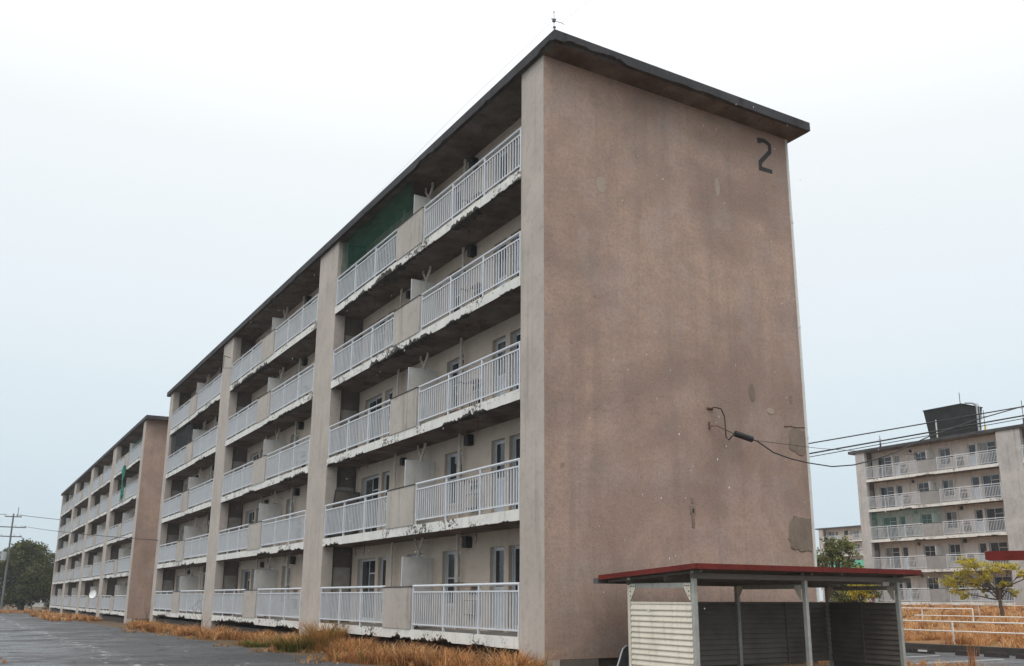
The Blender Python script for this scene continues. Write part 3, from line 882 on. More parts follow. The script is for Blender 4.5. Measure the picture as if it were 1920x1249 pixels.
# cracks: thin raised hairline beads above the right-hand patches
m = MB()
m.tube([(7.05, -0.006, 5.32), (7.25, -0.006, 5.35), (7.5, -0.006, 5.34), (7.78, -0.006, 5.37)], 0.012, 5)
m.tube([(7.08, -0.006, 3.02), (7.2, -0.006, 3.12), (7.4, -0.006, 3.10), (7.78, -0.006, 3.06)], 0.014, 5)
link('crack', m.mesh('crack', M['rust']), MAIN)
# white downpipe at the far edge of the gable
m = MB(); m.tube([(7.872, 0.06, -0.25), (7.872, 0.06, 13.36)], 0.064, 10)
for z in (0.9, 2.2, 5.1, 8.0, 10.9): m.tube([(7.872, 0.06, z), (7.872, 0.06, z + 0.07)], 0.073, 10)
link('downpipe', m.mesh('downpipe', M['whitepipe'], smooth=False), MAIN)
# cable brackets
m = MB()
m.tube([(4.60, 0.05, 5.50), (4.60, -0.20, 5.50)], 0.014, 6); m.tube([(4.52, -0.004, 5.50), (4.70, -0.004, 5.50)], 0.03, 6)
link('cable_bracket', m.mesh('cable_bracket', M['rust']), MAIN)
m = MB()
m.tube([(4.57, 0.05, 5.08), (4.60, -0.22, 5.06), (5.02, -0.32, 4.90)], 0.012, 6); m.tube([(4.57, -0.004, 5.02), (4.57, -0.004, 5.18)], 0.03, 6)
link('cable_bracket', m.mesh('cable_bracket', M['rust']), MAIN)

# thin bracket of rods on the third pillar near the roof
m = MB()
m.tube([(-0.02, 27.6, 12.30), (-0.34, 27.4, 12.30)], 0.018, 6); m.tube([(-0.34, 27.4, 12.30), (-0.34, 27.4, 11.7), (-0.02, 27.0, 11.66)], 0.014, 6)
link('rod_bracket', m.mesh('rod_bracket', M['dark_metal']), MAIN)

# ------------------------------------------------------------------ cables
def catenary(a, b, sag, n=24):
    a, b = Vector(a), Vector(b)
    return [tuple(a.lerp(b, i / n) - Vector((0, 0, sag * 4 * (i / n) * (1 - i / n)))) for i in range(n + 1)]
def cable(name, label, pts, r, group='overhead cables', sides=6, extra=None, mat='cable'):
    m = MB(); m.tube(pts, r, sides)
    mats = [M[mat]]
    if extra: extra(m); mats.append(M['black'])
    return tag(link(name, m.mesh(name, mats, smooth=True)), label, 'cable', group)

SAGP = [(5.75, -0.335, 4.79), (6.245, -0.356, 4.56), (6.8, -0.38, 4.45), (7.366, -0.401, 4.394), (8.18, -0.433, 4.362), (8.942, -0.464, 4.457), (9.742, -0.496, 4.653),
        (10.4, -0.52, 4.86), (11.019, -0.547, 5.091), (11.929, -0.583, 5.44), (14.0, -0.67, 6.10), (18.0, -0.83, 7.2), (24, -1.1, 8.8), (34, -1.5, 11.2)]
def splice(m):
    a, b = Vector((5.06, -0.33, 4.905)), Vector((5.60, -0.33, 4.815))
    m.tube([a, a.lerp(b, 0.03), a.lerp(b, 0.97), b], [0.04, 0.075, 0.075, 0.04], 10, 1)
pts = [(4.62, -0.18, 5.50), (4.78, -0.20, 5.48), (4.86, -0.22, 5.30), (4.84, -0.25, 5.02), (4.82, -0.28, 4.80), (4.88, -0.3, 4.74), (5.0, -0.32, 4.86), (5.06, -0.33, 4.905)]
cable('service_cable', 'black looped service cable sagging off the gable wall from its black splice sleeve', pts + [(5.60, -0.33, 4.815)] +
      SAGP, 0.016, None, 6, splice)
cable('span_wire', 'hair thin wire stretched from the splice sleeve across the gable', [(5.55, -0.33, 4.80), (7.9, -0.35, 4.80), (12.0, -0.2, 5.0)], 0.006, None)
d1 = Vector((24.35, 3.67, 8.43)) - Vector((17.52, 8.23, 7.02))
p1 = Vector((17.52, 8.23, 7.02))
cable('power_cable', 'uppermost of the cables crossing before the water tank', [tuple(p1 - d1 * 1.42), tuple(p1), tuple(p1 + d1 * 1), tuple(p1 + d1 * 6)], 0.023)
d2 = Vector((24.40, 3.74, 8.09)) - Vector((17.57, 8.31, 6.64)); p2 = Vector((17.57, 8.31, 6.64))
cable('power_cable', 'thick middle cable of the three crossing before the water tank', [tuple(p2 - d2 * 1.42), tuple(p2), tuple(p2 + d2 * 6)], 0.028)
o2 = Vector((0.0, 0.05, -0.13))
cable('power_cable', 'thin lowest cable just under the thick one before the water tank', [tuple(p2 - d2 * 1.42 + o2), tuple(p2 + o2), tuple(p2 + d2 * 6 + o2 * 0.2)], 0.015)

# lightning conductor on the near roof corner
T = thing('lightning_rod', 'slim lightning rod on the near roof corner of the big block', 'lightning rod', (0.02, -0.42, 13.47))
m = MB(); m.tube([(0, 0, -0.01), (0, 0, 0.62)], 0.010, 6); m.tube([(0, 0, 0.60), (0, 0, 0.64)], 0.018, 6)
link('rod', m.mesh('rod', M['galv']), T)
m = MB(); m.box(-0.03, 0.03, -0.03, 0.03, 0.37, 0.43); m.tube([(0, 0, 0.40), (0.16, -0.10, 0.33), (0.2, -0.12, 0.30)], 0.007, 5); m.box(-0.02, 0.035, -0.025, 0.02, 0.21, 0.245); m.tube([(-0.07, 0, 0.42), (0.06, 0, 0.46)], 0.012, 5)
link('clamp', m.mesh('clamp', M['dark_metal']), T)
cable('conductor_wire', 'pale thin wire rising from the roof rod into the sky', [(0.02, -0.42, 13.87), (0.16, -0.50, 13.82), (1.0, -0.5, 14.75), (4.0, -0.5, 18.0)], 0.004, 'roof wires', 5, None, 'galv')
cable('conductor_wire', 'pale thin wire running back along the roof edge from the rod', [(0.0, -0.42, 13.87), (-0.05, 4, 13.78), (-0.05, 9, 13.62), (-0.05, 14, 13.49)], 0.003, 'roof wires', 5, None, 'galv')

# ------------------------------------------------------------------ nets and cloths hanging on the blocks
def net(name, label, cat, x, y0, y1, z0, z1, mat, loc=(0, 0, 0), seed=1, amp=0.05, edge=0.0):
    m = MB(); nu, nv = 24, 12
    g = [[None] * (nv + 1) for _ in range(nu + 1)]
    for i in range(nu + 1):
        for j in range(nv + 1):
            u, v = i / nu, j / nv
            z = z0 + (z1 - z0) * v - edge * hash1(u * 5, seed) * (1 - v)
            g[i][j] = (x + amp * noise.noise(Vector((u * 6, v * 3, seed))), y0 + (y1 - y0) * u + 0.5 * amp * hash1(v * 4, seed + u), z)
    for i in range(nu):
        for j in range(nv):
            m.quad(g[i][j], g[i + 1][j], g[i + 1][j + 1], g[i][j + 1])
    o = link(name, m.mesh(name, mat, fix=False, smooth=True), None, loc)
    return tag(o, label, cat)
net('balcony_net', 'dark green net closing the top balcony beside the second pillar', 'net', 0.12, 7.3, 13.05, 11.1, 13.2, M['net_green'], seed=2, amp=0.12)
net('balcony_net', 'black net closing a fourth floor balcony at the far end of the big block', 'net', 0.10, 2 * BAY + 7.4, 2 * BAY + 13.05, 8.25, 10.55, M['net_black'], seed=5)
net('balcony_net', 'pale green net over a third floor balcony of the block with the tank', 'net', 0.10, 6.3, 13.05, 5.62, 7.95, M['net_pale'], (RX, RY, RZ), seed=8)
net('balcony_net', 'green net screen on the top near balcony of the farther left block', 'net', 0.12, 1.2, 6.0, 10.9, 12.4, M['net_green'], (0, 50.4, -0.22), seed=9, edge=0.4)
net('balcony_net', 'dark net on the top far end balcony of the farther left block', 'net', 0.1, 3 * BAY + 1.0, 3 * BAY + 6.1, 11.1, 13.2, M['net_black'], (0, 50.4, -0.22), seed=14)
net('balcony_net', 'dark net on a middle far end balcony of the farther left block', 'net', 0.1, 3 * BAY + 7.5, 3 * BAY + 13.0, 5.7, 10.5, M['net_black'], (0, 50.4, -0.22), seed=15)
net('hanging_cloth', 'bright green cloth hanging over the fourth floor rail of the farther left block', 'cloth', -0.12, 6.8, 7.7, 8.5, 10.9, M['cloth_green'], (0, 50.4, -0.22), seed=11, amp=0.16, edge=0.5)

# white dish on a pillar of the farther left block
T = thing('satellite_dish', 'white satellite dish on the ground floor of the farther left block', 'satellite dish', (-0.25, 50.4 + BAY + 0.3, 1.25))
m = MB(); n = 14
ring = lambda r, d: [(d * -1 + 0.0, r * math.cos(2 * math.pi * i / n), r * math.sin(2 * math.pi * i / n)) for i in range(n)]
R1, R2 = ring(0.33, 0.11), ring(0.17, 0.03)
for i in range(n):
    j = (i + 1) % n
    m.quad(R1[i], R1[j], R2[j], R2[i])
m.face(R2)
link('dish', m.mesh('dish', M['reflector'], fix=False), T, (-0.15, 0, 0.1), (0, 0.25, 0.75))
m = MB(); m.tube([(0.25, 0, -0.1), (0.0, 0, 0)], 0.02, 6)
link('arm', m.mesh('arm', M['galv']), T)

# black framed board leaning on a balcony of the main block
T = thing('framed_board', 'black framed board leaning on a second floor balcony by the second pillar', 'board', (0.45, 12.8, 3.0))
m = MB()
for b in ((-0.02, 0.02, -0.42, -0.38, 0, 1.55), (-0.02, 0.02, 0.38, 0.42, 0, 1.55), (-0.02, 0.02, -0.38, 0.38, 1.50, 1.55), (-0.02, 0.02, -0.38, 0.38, 0, 0.05)): m.box(*b)
link('frame', m.mesh('frame', M['black']), T, (0, 0, 0), (0.12, 0, 0.9))
m = MB(); m.box(-0.008, 0.008, -0.38, 0.38, 0.05, 1.50)
link('panel', m.mesh('panel', M['plinth']), T, (0, 0, 0), (0.12, 0, 0.9))

# ------------------------------------------------------------------ water tank and roof aerials of the right block
T = thing('water_tank', 'black mouldy tapered water tank on the grey roof', 'water tank', (RX + 3.6, 29.35, RZ + 13.47))
m = MB()
w0, w1, h = 3.6, 3.0, 3.2
top = [(0, 0, h), (2.95, 0, h), (2.95, w0, h), (0, w0, h)]
bot = [(0.22, 0.22, 0.0), (2.4, 0.22, 0.0), (2.4, w0 - 0.36, 0.0), (0.22, w0 - 0.36, 0.0)]
m.face(list(reversed(bot))); m.face(top)
for i in range(4):
    j = (i + 1) % 4
    m.quad(bot[i], bot[j], top[j], top[i])
link('tank_body', m.mesh('tank_body', M['tank']), T)
m = MB(); m.box(-0.05, 3.0, -0.05, w0 + 0.05, h, h + 0.07)
link('tank_lid', m.mesh('tank_lid', M['tank']), T)
m = MB(); m.tube([(-0.05, 2.25, 0.05), (-0.22, 2.35, 0.15), (-0.22, 2.35, 2.2)], 0.06, 8); m.tube([(-0.1, 2.3, 0.1), (-0.1, 1.7, 0.12), (-0.1, 1.65, 0.35)], 0.05, 8)
link('overflow_pipe', m.mesh('overflow_pipe', M['whitepipe']), T)
m = MB(); m.tube([(1.7, -0.25, -0.0), (1.7, -0.30, 3.25), (1.45, -0.1, 3.45), (0.6, 0.1, 3.4), (0.5, 0.15, h)], 0.085, 8); m.tube([(2.15, -0.2, 0.0), (2.15, -0.25, 3.3), (2.0, -0.1, 3.5), (1.9, 0.2, h)], 0.035, 6)
link('riser_pipe', m.mesh('riser_pipe', M['galv']), T)
m = MB(); m.tube([(0.35, 0.3, h), (0.35, 0.3, h + 1.1)], 0.03, 6)
link('rod', m.mesh('rod', M['dark_metal']), T)
for i, (y, hh, lab) in enumerate(((35.3, 1.1, 'left of the tank near the roof end'), (25.6, 1.7, 'right of the tank on a yellow foot'), (22.5, 1.9, 'above the broad pillar'))):
    T = thing('roof_aerial', 'thin aerial pole on the grey roof, ' + lab, 'aerial', (RX + 0.5, y, RZ + 13.47), group='aerials on the grey roof')
    m = MB(); m.tube([(0, 0, 0), (0, 0, hh)], 0.025, 6); m.tube([(0, -0.15, hh * 0.7), (0, 0.15, hh * 0.7)], 0.02, 5)
    link('pole', m.mesh('pole', M['dark_metal']), T)
    m = MB(); m.box(-0.12, 0.12, -0.12, 0.12, -0.01, 0.12); m.box(-0.05, 0.05, -0.05, 0.05, 0.12, 0.5)
    link('foot', m.mesh('foot', M['yellow'] if i == 1 else M['plinth']), T)

# ------------------------------------------------------------------ bicycle shelter
def shelter(name, label, loc, rot=0.0, inset=0.17, gutter=True):
    T = thing(name, label, 'bicycle shelter', loc, (0, 0, rot), group='red roofed bicycle shelters')
    # local: x along the length (0..6.05), y depth (front -2.95 .. back 0), z 0 = local ground
    Lx = 6.05
    ZF, ZB, TH = (2.03, 1.885, 0.065) if gutter else (2.19, 2.055, 0.065)
    def zt(y): return ZB + (ZF - ZB) * (-y / 2.75)
    # roof: fascia trim, ribbed sheet
    m = MB()
    yf, yb = -2.75, 0.0
    m.quad((0, yf, ZF), (Lx, yf, ZF), (Lx, yb, ZB), (0, yb, ZB))
    n = 36
    for i in range(n):
        x = Lx * (i + 0.5) / n
        m.prism([(x - 0.03, 0), (x + 0.03, 0), (x + 0.015, 0.025), (x - 0.015, 0.025)], 'y', yf, yf + 0.002)
    link('roof', m.mesh('roof', M['roofred'], fix=False), T)
    rf = T.children[0]
    for i in range(n):      # standing ribs
        x = Lx * (i + 0.5) / n
        m = MB()
        m.face([(x - 0.03, yf, ZF), (x + 0.03, yf, ZF), (x + 0.015, yf, ZF + 0.02), (x - 0.015, yf, ZF + 0.02)])
        m.quad((x - 0.03, yf, ZF), (x - 0.015, yf, ZF + 0.02), (x - 0.015, yb, ZB + 0.02), (x - 0.03, yb, ZB))
        m.quad((x - 0.015, yf, ZF + 0.02), (x + 0.015, yf, ZF + 0.02), (x + 0.015, yb, ZB + 0.02), (x - 0.015, yb, ZB + 0.02))
        m.quad((x + 0.015, yf, ZF + 0.02), (x + 0.03, yf, ZF), (x + 0.03, yb, ZB), (x + 0.015, yb, ZB + 0.02))
        link('roof_rib', m.mesh('roof_rib', M['roofred'], fix=False), rf)
    m = MB(); m.quad((0.02, yf + 0.02, ZF - TH + 0.01), (0.02, yb, ZB - TH + 0.01), (Lx - 0.02, yb, ZB - TH + 0.01), (Lx - 0.02, yf + 0.02, ZF - TH + 0.01))
    link('ceiling_sheet', m.mesh('ceiling_sheet', M['under'], fix=False), T)
    def sloped(x0, x1, z_up, z_dn, mat, nm):
        q = MB()
        a, b = yf - 0.02, yb + 0.02
        pts = [(x0, a, zt(a) - z_dn), (x1, a, zt(a) - z_dn), (x1, b, zt(b) - z_dn), (x0, b, zt(b) - z_dn),
               (x0, a, zt(a) + z_up), (x1, a, zt(a) + z_up), (x1, b, zt(b) + z_up), (x0, b, zt(b) + z_up)]
        q.v += pts
        for f in ((0, 3, 2, 1), (4, 5, 6, 7), (0, 1, 5, 4), (1, 2, 6, 5), (2, 3, 7, 6), (3, 0, 4, 7)): q.f.append(f); q.mi.append(0)
        link(nm, q.mesh(nm, mat), T)
    sloped(-0.03, 0.0, 0.03, TH - 0.004, M['roofred'], 'roof_trim')
    sloped(Lx, Lx + 0.03, 0.03, TH + 0.01, M['roofred'], 'roof_trim')
    m = MB(); m.box(0.0, Lx, yf - 0.035, yf, ZF - TH + 0.002, ZF + 0.032)
    link('roof_trim', m.mesh('roof_trim', M['roofred']), T)
    m = MB(); m.box(-0.06, Lx + 0.06, yb + 0.0, yb + 0.14, ZB - 0.13, ZB - 0.03); 
    if gutter: link('rain_gutter', m.mesh('rain_gutter', M['dark_metal']), T)
    else:
        m = MB(); m.box(0.0, Lx, 0.0, 0.035, ZB - TH - 0.02, ZB + 0.032); link('roof_trim', m.mesh('roof_trim', M['roofred']), T)
    FY, BY = -2.50, -0.72
    XS = (0.17, 2.92, 5.62) if gutter else (0.9, 2.92, 5.0)
    for i, x in enumerate(XS):
        for y, mat in ((FY, 'post'), (BY, 'post')):
            if i == 0 and y == BY: mat = 'creampost'
            p = MB(); p.box(x - 0.038, x + 0.038, y - 0.038, y + 0.038, 0.0, zt(y) - TH)
            link('post', p.mesh('post', M[mat]), T)
        # tie beam and gussets, cantilever rafters
        p = MB(); zb = 1.66
        p.box(x - 0.03, x + 0.03, FY + 0.045, BY - 0.045, zb, zb + 0.085)
        tb = link('tie_beam', p.mesh('tie_beam', M['post']), T)
        for y, sg in ((FY + 0.045, 1), (BY - 0.045, -1)):
            p = MB(); p.prism([(y, zb + 0.07), (y + sg * 0.16, zb + 0.07), (y + sg * 0.16, zb - 0.01), (y + sg * 0.03, zb - 0.21), (y, zb - 0.21)], 'x', x - 0.052, x - 0.046)
            gs = link('gusset', p.mesh('gusset', M['creampost']), tb)
            if i == 0:
                bm_ = MB()
                for (dy, dz) in ((0.03, 0.035), (0.08, 0.035), (0.13, 0.035), (0.03, -0.06), (0.03, -0.14)):
                    bm_.tube([(x - 0.060, y + sg * dy, zb + dz), (x - 0.052, y + sg * dy, zb + dz)], 0.012, 6)
                link('bolt', bm_.mesh('bolt', M['black']), tb)
        if not gutter: continue
        p = MB()
        q0, q1 = yf + 0.05, yb - 0.05
        p.v += [(x - 0.03, q0, zt(q0) - TH - 0.05), (x + 0.03, q0, zt(q0) - TH - 0.05), (x + 0.03, q1, zt(q1) - TH - 0.05), (x - 0.03, q1, zt(q1) - TH - 0.05),
                (x - 0.03, q0, zt(q0) - TH), (x + 0.03, q0, zt(q0) - TH), (x + 0.03, q1, zt(q1) - TH), (x - 0.03, q1, zt(q1) - TH)]
        for f in ((0, 3, 2, 1), (4, 5, 6, 7), (0, 1, 5, 4), (1, 2, 6, 5), (2, 3, 7, 6), (3, 0, 4, 7)): p.f.append(f); p.mi.append(0)
        link('rafter', p.mesh('rafter', M['siding_in']), T)
    # front and back purlins
    for y, zz in ((FY, 0.0), (BY, 0.0), (-1.8, 0.0)) if gutter else ():
        p = MB(); p.box(0.05, Lx - 0.05, y - 0.05, y - 0.046, zt(y) - TH - 0.14, zt(y) - TH - 0.05)
        link('purlin', p.mesh('purlin', M['siding_in']), T)
    if not gutter: return T
    # lapped siding, board by board
    PT, PB, NB = 1.415, 0.30, 14
    dz = 0.0985
    zs = [PT - 0.04 - i * dz for i in range(15)]
    def lap_y(x, y0, y1, nm, mat, sgn):
        q = MB()
        q.prism([(x, 0.0), (x - sgn * 0.026, -dz + 0.012), (x - sgn * 0.026, -dz - 0.004), (x + sgn * 0.004, -dz - 0.004), (x + sgn * 0.008, 0.0)], 'y', y0, y1)
        return q.mesh(nm, mat)
    lm = lap_y(0.155, FY + 0.05, BY - 0.05, 'siding_board', M['siding'], 1)
    pn = link('side_panel', simple('side_panel', M['siding'], [(0.14, 0.18, FY + 0.048, BY - 0.048, PT - 0.04, PT), (0.164, 0.176, FY + 0.048, BY - 0.048, 0.05, PT - 0.04)]), T)
    for z in zs[:14]:
        link('siding_board', lm, pn, (0, 0, z - 0.001))
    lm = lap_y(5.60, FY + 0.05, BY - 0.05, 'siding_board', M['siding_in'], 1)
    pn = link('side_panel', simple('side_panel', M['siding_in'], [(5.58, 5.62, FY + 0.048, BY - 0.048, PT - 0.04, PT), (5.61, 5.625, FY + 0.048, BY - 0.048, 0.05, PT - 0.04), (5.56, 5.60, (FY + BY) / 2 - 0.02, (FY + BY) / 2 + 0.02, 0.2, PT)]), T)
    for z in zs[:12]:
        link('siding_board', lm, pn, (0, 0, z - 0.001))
    q = MB(); yy = BY + 0.03
    q.prism([(0.0, 0.0), (0.008, 0.0), (0.004, -dz - 0.004), (-0.034, -dz + 0.004), (-0.034, -dz + 0.018)], 'x', 0.22, 5.56)
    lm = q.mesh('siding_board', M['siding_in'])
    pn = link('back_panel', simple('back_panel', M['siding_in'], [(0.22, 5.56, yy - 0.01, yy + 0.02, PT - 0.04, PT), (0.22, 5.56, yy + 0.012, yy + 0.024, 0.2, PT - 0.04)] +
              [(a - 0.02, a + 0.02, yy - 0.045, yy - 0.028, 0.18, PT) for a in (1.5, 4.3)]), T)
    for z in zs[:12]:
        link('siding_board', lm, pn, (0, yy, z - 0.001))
    q = MB(); q.box(0.1315, 0.1335, -1.33, -1.26, 1.24, 1.30)
    link('sticker', q.mesh('sticker', M['reflector']), pn)
    return T
SH1 = shelter('bicycle_shelter', 'red roofed shelter with cream siding in front of the brown gable wall', (0.78, -0.80, -0.30))
SH2 = shelter('bicycle_shelter', 'shelter of which only a dark red roof corner shows at right edge', (1.6 + 3.2, -8.29 - 5.14, -0.30), math.radians(122), gutter=False)

# tube-framed grey board beside the shelter
T = thing('tube_framed_board', 'grey board in a bent steel tube frame left of the shelter', 'board', (1.0, -1.0, -0.30))
m = MB(); m.tube([(-0.08, 0, 0.0), (0.10, 0, 0.42), (0.15, 0, 0.53), (0.22, 0, 0.58), (0.62, 0, 0.58)], 0.018, 8)
link('frame', m.mesh('frame', M['galv']), T)
m = MB(); m.prism([(-0.06, 0.0), (0.11, 0.40), (0.16, 0.51), (0.23, 0.56), (0.60, 0.56), (0.60, 0.0)], 'y', -0.008, 0.008)
link('panel', m.mesh('panel', M['dark_metal']), T)

# ------------------------------------------------------------------ wheel stops, guard rails
def wheel_stop(label, x, y, refl):
    T = thing('wheel_stop', label, 'wheel stop', (x, y, gz(y) + 0.004), group='wheel stops on the parking lot')
    m = MB(); m.prism([(-0.08, 0), (0.08, 0), (0.05, 0.12), (-0.05, 0.12)], 'y', -0.31, 0.31)
    link('block', m.mesh('block', M['stop']), T)
    if refl:
        m = MB(); m.box(-0.084, -0.070, -0.16, 0.12, 0.05, 0.10)
        link('reflector', m.mesh('reflector', M['reflector']), T)
for lab, y, rf in (('black wheel stop with a white reflector', 1.48, True), ('black wheel stop half hidden by the shelter post', 2.2, False),
                   ('black wheel stop third from the shelter post', 0.15, False), ('black wheel stop fourth from the shelter post', -0.68, False),
                   ('black wheel stop cut by the right edge of the picture', -1.55, False)):
    wheel_stop(lab, 13.75, y, rf)

def guard(label, x, posts, rails, zg):
    T = thing('guard_rail', label, 'guard rail', (x, 0, 0), group='white pipe guard rails')
    for y, zt_ in posts:
        m = MB(); m.tube([(0, y, zg(x, y) - 0.15), (0, y, zt_ + 0.03)], 0.03, 8)
        link('post', m.mesh('post', M['guard']), T)
    for y0, y1, z in rails:
        m = MB(); m.tube([(-0.0, y0, z), (-0.0, y1, z)], 0.021, 8)
        link('rail', m.mesh('rail', M['guard']), T)
guard('white two pipe guard rail on the kerb, nearest of the rails in the dry grass', 15.6, [(-5.25, 0.54), (1.75, 0.54), (8.75, 0.54)], [(-9, 14, 0.54), (-9, 14, 0.265)], fzz)
guard('white guard rail behind the nearest one whose top pipe stops at a post', 27.5, [(8.75, 0.825), (11.2, 0.80), (13.9, 0.80)], [(8.75, 14, 0.81), (-4, 11.6, 0.50)], fzz)
guard('white guard rail farthest back, below the yellow tree', 33.5, [(6.0, 0.95), (9.0, 0.95), (12.3, 0.95)], [(4.6, 12.9, 0.93)], fzz)

# ------------------------------------------------------------------ grass
def blades(name, mat, P, H, lean, width, tint, seg=3, droop=0.95):
    """P (n,3) roots, H (n,) heights, lean (n,2) horizontal reach, width (n,), tint (n,)"""
    n = len(P)
    side = np.stack([-lean[:, 1], lean[:, 0]], 1)
    ln = np.linalg.norm(side, axis=1, keepdims=True) + 1e-9
    side = side / ln
    rng_ = np.random.default_rng(5)
    ang = rng_.uniform(-0.9, 0.9, n)
    side = np.stack([side[:, 0] * np.cos(ang) - side[:, 1] * np.sin(ang), side[:, 0] * np.sin(ang) + side[:, 1] * np.cos(ang)], 1)
    V = []
    for k in range(seg + 1):
        t = k / seg
        c = P.copy()
        c[:, :2] += lean * (t ** 1.7)[..., None] if hasattr(t, 'shape') else lean * t ** 1.7
        c[:, 2] += H * (t - droop * 0.5 * t ** 3)
        w = width * (1 - 0.92 * t)
        a = c.copy(); a[:, :2] -= side * w[:, None] / 2
        b = c.copy(); b[:, :2] += side * w[:, None] / 2
        V += [a, b]
    V = np.stack(V, 1)                       # n, 2(seg+1), 3
    nv = 2 * (seg + 1)
    F = []
    base = np.arange(n)[:, None] * nv
    for k in range(seg):
        F.append(base + np.array([[2 * k, 2 * k + 1, 2 * k + 3, 2 * k + 2]]))
    F = np.stack(F, 1).reshape(-1, 4)
    me = bpy.data.meshes.new(name)
    me.vertices.add(n * nv); me.vertices.foreach_set('co', V.reshape(-1).astype(np.float32))
    me.loops.add(F.size); me.loops.foreach_set('vertex_index', F.reshape(-1).astype(np.int32))
    me.polygons.add(len(F)); me.polygons.foreach_set('loop_start', (np.arange(len(F)) * 4).astype(np.int32))
    me.polygons.foreach_set('loop_total', np.full(len(F), 4, np.int32))
    at = me.attributes.new('tint', 'FLOAT', 'FACE')
    at.data.foreach_set('value', np.repeat(tint, seg).astype(np.float32))
    me.materials.append(mat)
    me.update(); me.validate()
    return link(name, me)

RN = np.random.default_rng(11)
def tufts(cx, cy, cr, ch, per, zfun, up=0.5):
    """blades radiating out of tuft centres"""
    n = len(cx)
    idx = np.repeat(np.arange(n), per)
    N = len(idx)
    a = RN.uniform(0, 2 * np.pi, N); r = cr[idx] * np.sqrt(RN.uniform(0, 1, N)) * 0.45
    P = np.zeros((N, 3)); P[:, 0] = cx[idx] + r * np.cos(a); P[:, 1] = cy[idx] + r * np.sin(a)
    P[:, 2] = [zfun(x, y) for x, y in zip(P[:, 0], P[:, 1])]
    H = ch[idx] * RN.uniform(0.45, 1.1, N)
    la = a + RN.normal(0, 0.6, N)
    reach = H * RN.uniform(0.2, 1.25, N) * up * 1.8
    lean = np.stack([np.cos(la), np.sin(la)], 1) * reach[:, None]
    return P, H, lean, idx

def strip_grass(name, label, x_rng, y_rng, n, h, per, zfun, prof=None, width=(0.006, 0.013), green=0.04):
    cy = RN.uniform(*y_rng, n)
    cx = np.array([RN.uniform(*(x_rng if prof is None else prof(y))) for y in cy])
    keep = np.array([noise.noise(Vector((x * 0.9, y * 0.55, 3))) > -0.16 for x, y in zip(cx, cy)])
    cx, cy = cx[keep], cy[keep]
    hv = np.array([1 + 0.55 * noise.noise(Vector((x * 1.1, y * 0.8, 9))) for x, y in zip(cx, cy)])
    ch = h * hv * RN.uniform(0.45, 1.3, len(cx)); cr = ch * 0.5
    P, H, lean, idx = tufts(cx, cy, cr, ch, per, zfun)
    tt = np.clip(RN.uniform(0.08, 0.72, len(cx))[idx] + RN.normal(0, 0.20, len(idx)), 0, 0.93)
    g = RN.uniform(0, 1, len(idx)) < green
    tt[g] = 1.0
    o = blades(name, M['grass'], P, H, lean, RN.uniform(*width, len(idx)), tt)
    return tag(o, kind='stuff')
def prof_main(y):
    lo = np.interp(y, [-1.0, 1, 4, 7, 10, 13, 21, 31, 36, 42], [-1.2, -1.6, -1.85, -1.75, -1.6, -1.8, -1.45, -1.9, -1.9, -1.2])
    return (lo * (0.72 + 0.34 * math.sin(y * 1.25 + 1.1 * math.sin(y * 0.5))), -0.02 if y < 20 else -0.25)
G = lambda x, y: gz(y)
strip_grass('dry_grass', 0, None, (-1.2, 15), 900, 0.68, 28, G, prof_main, (0.012, 0.024))
strip_grass('dry_grass', 0, None, (15, 43), 900, 0.55, 20, G, prof_main, (0.02, 0.04))
strip_grass('dry_grass', 0, (-3.6, -0.1), (59, 86), 420, 0.5, 16, G, None, (0.04, 0.08))
strip_grass('dry_grass', 0, (-14, 2), (98, 112), 420, 0.45, 14, G, None, (0.04, 0.07))
strip_grass('dry_grass', 0, (-9.8, -8.7), (2, 24), 80, 0.14, 20, G, None, (0.008, 0.016))
strip_grass('dry_grass', 0, None, (3, 40), 420, 0.20, 12, G, lambda y: (prof_main(y)[0] * 1.5, prof_main(y)[0] * 0.85), (0.010, 0.02), 0.12)
# field at right
FN = lambda x, y: fzz(x, y)
strip_grass('dry_grass', 0, (15.3, 21), (-7, 9), 1900, 0.46, 18, FN, None, (0.010, 0.020), 0.03)
strip_grass('dry_grass', 0, (21, 36), (-4, 18), 1500, 0.42, 16, FN, None, (0.016, 0.03), 0.03)
strip_grass('dry_grass', 0, (36, 56), (6, 34), 1500, 0.40, 14, FN, None, (0.03, 0.05), 0.03)
# sparse growth around the shelter and at the near edge of the parking lot
strip_grass('dry_grass', 0, (6.9, 9.6), (-5.5, 0.5), 240, 0.30, 20, G, None, (0.007, 0.014))
strip_grass('dry_grass', 0, (1.0, 7.0), (-3.2, -0.3), 120, 0.12, 16, G, None, (0.006, 0.012))

# weeds by the second pillar (countable clumps)
def weed(label, cx, cy, n, h, rad, green):
    P, H, lean, idx = tufts(np.array([cx]), np.array([cy]), np.array([rad]), np.array([h]), n, G, 0.75 if green else 0.45)
    hz = H / h
    tt = np.clip((0.42 if green else 0.85) + 0.5 * (hz - 0.6) + RN.normal(0, 0.24, n), 0, 1)
    o = blades('weed_clump', M['weed'], P, H, lean, RN.uniform(0.02, 0.045, n), tt, 3, 0.45)
    return tag(o, label, 'weed', 'weeds along the facade')
weed('bushy green weed clump with brown tips at the foot of the second pillar', -1.15, 11.4, 900, 0.55, 1.4, True)
weed('tall orange grass clump rising behind the green weed', -0.6, 10.9, 620, 1.1, 1.1, False)
weed('low green weed patch at the edge of the asphalt', -1.5, 14.6, 360, 0.28, 0.9, True)

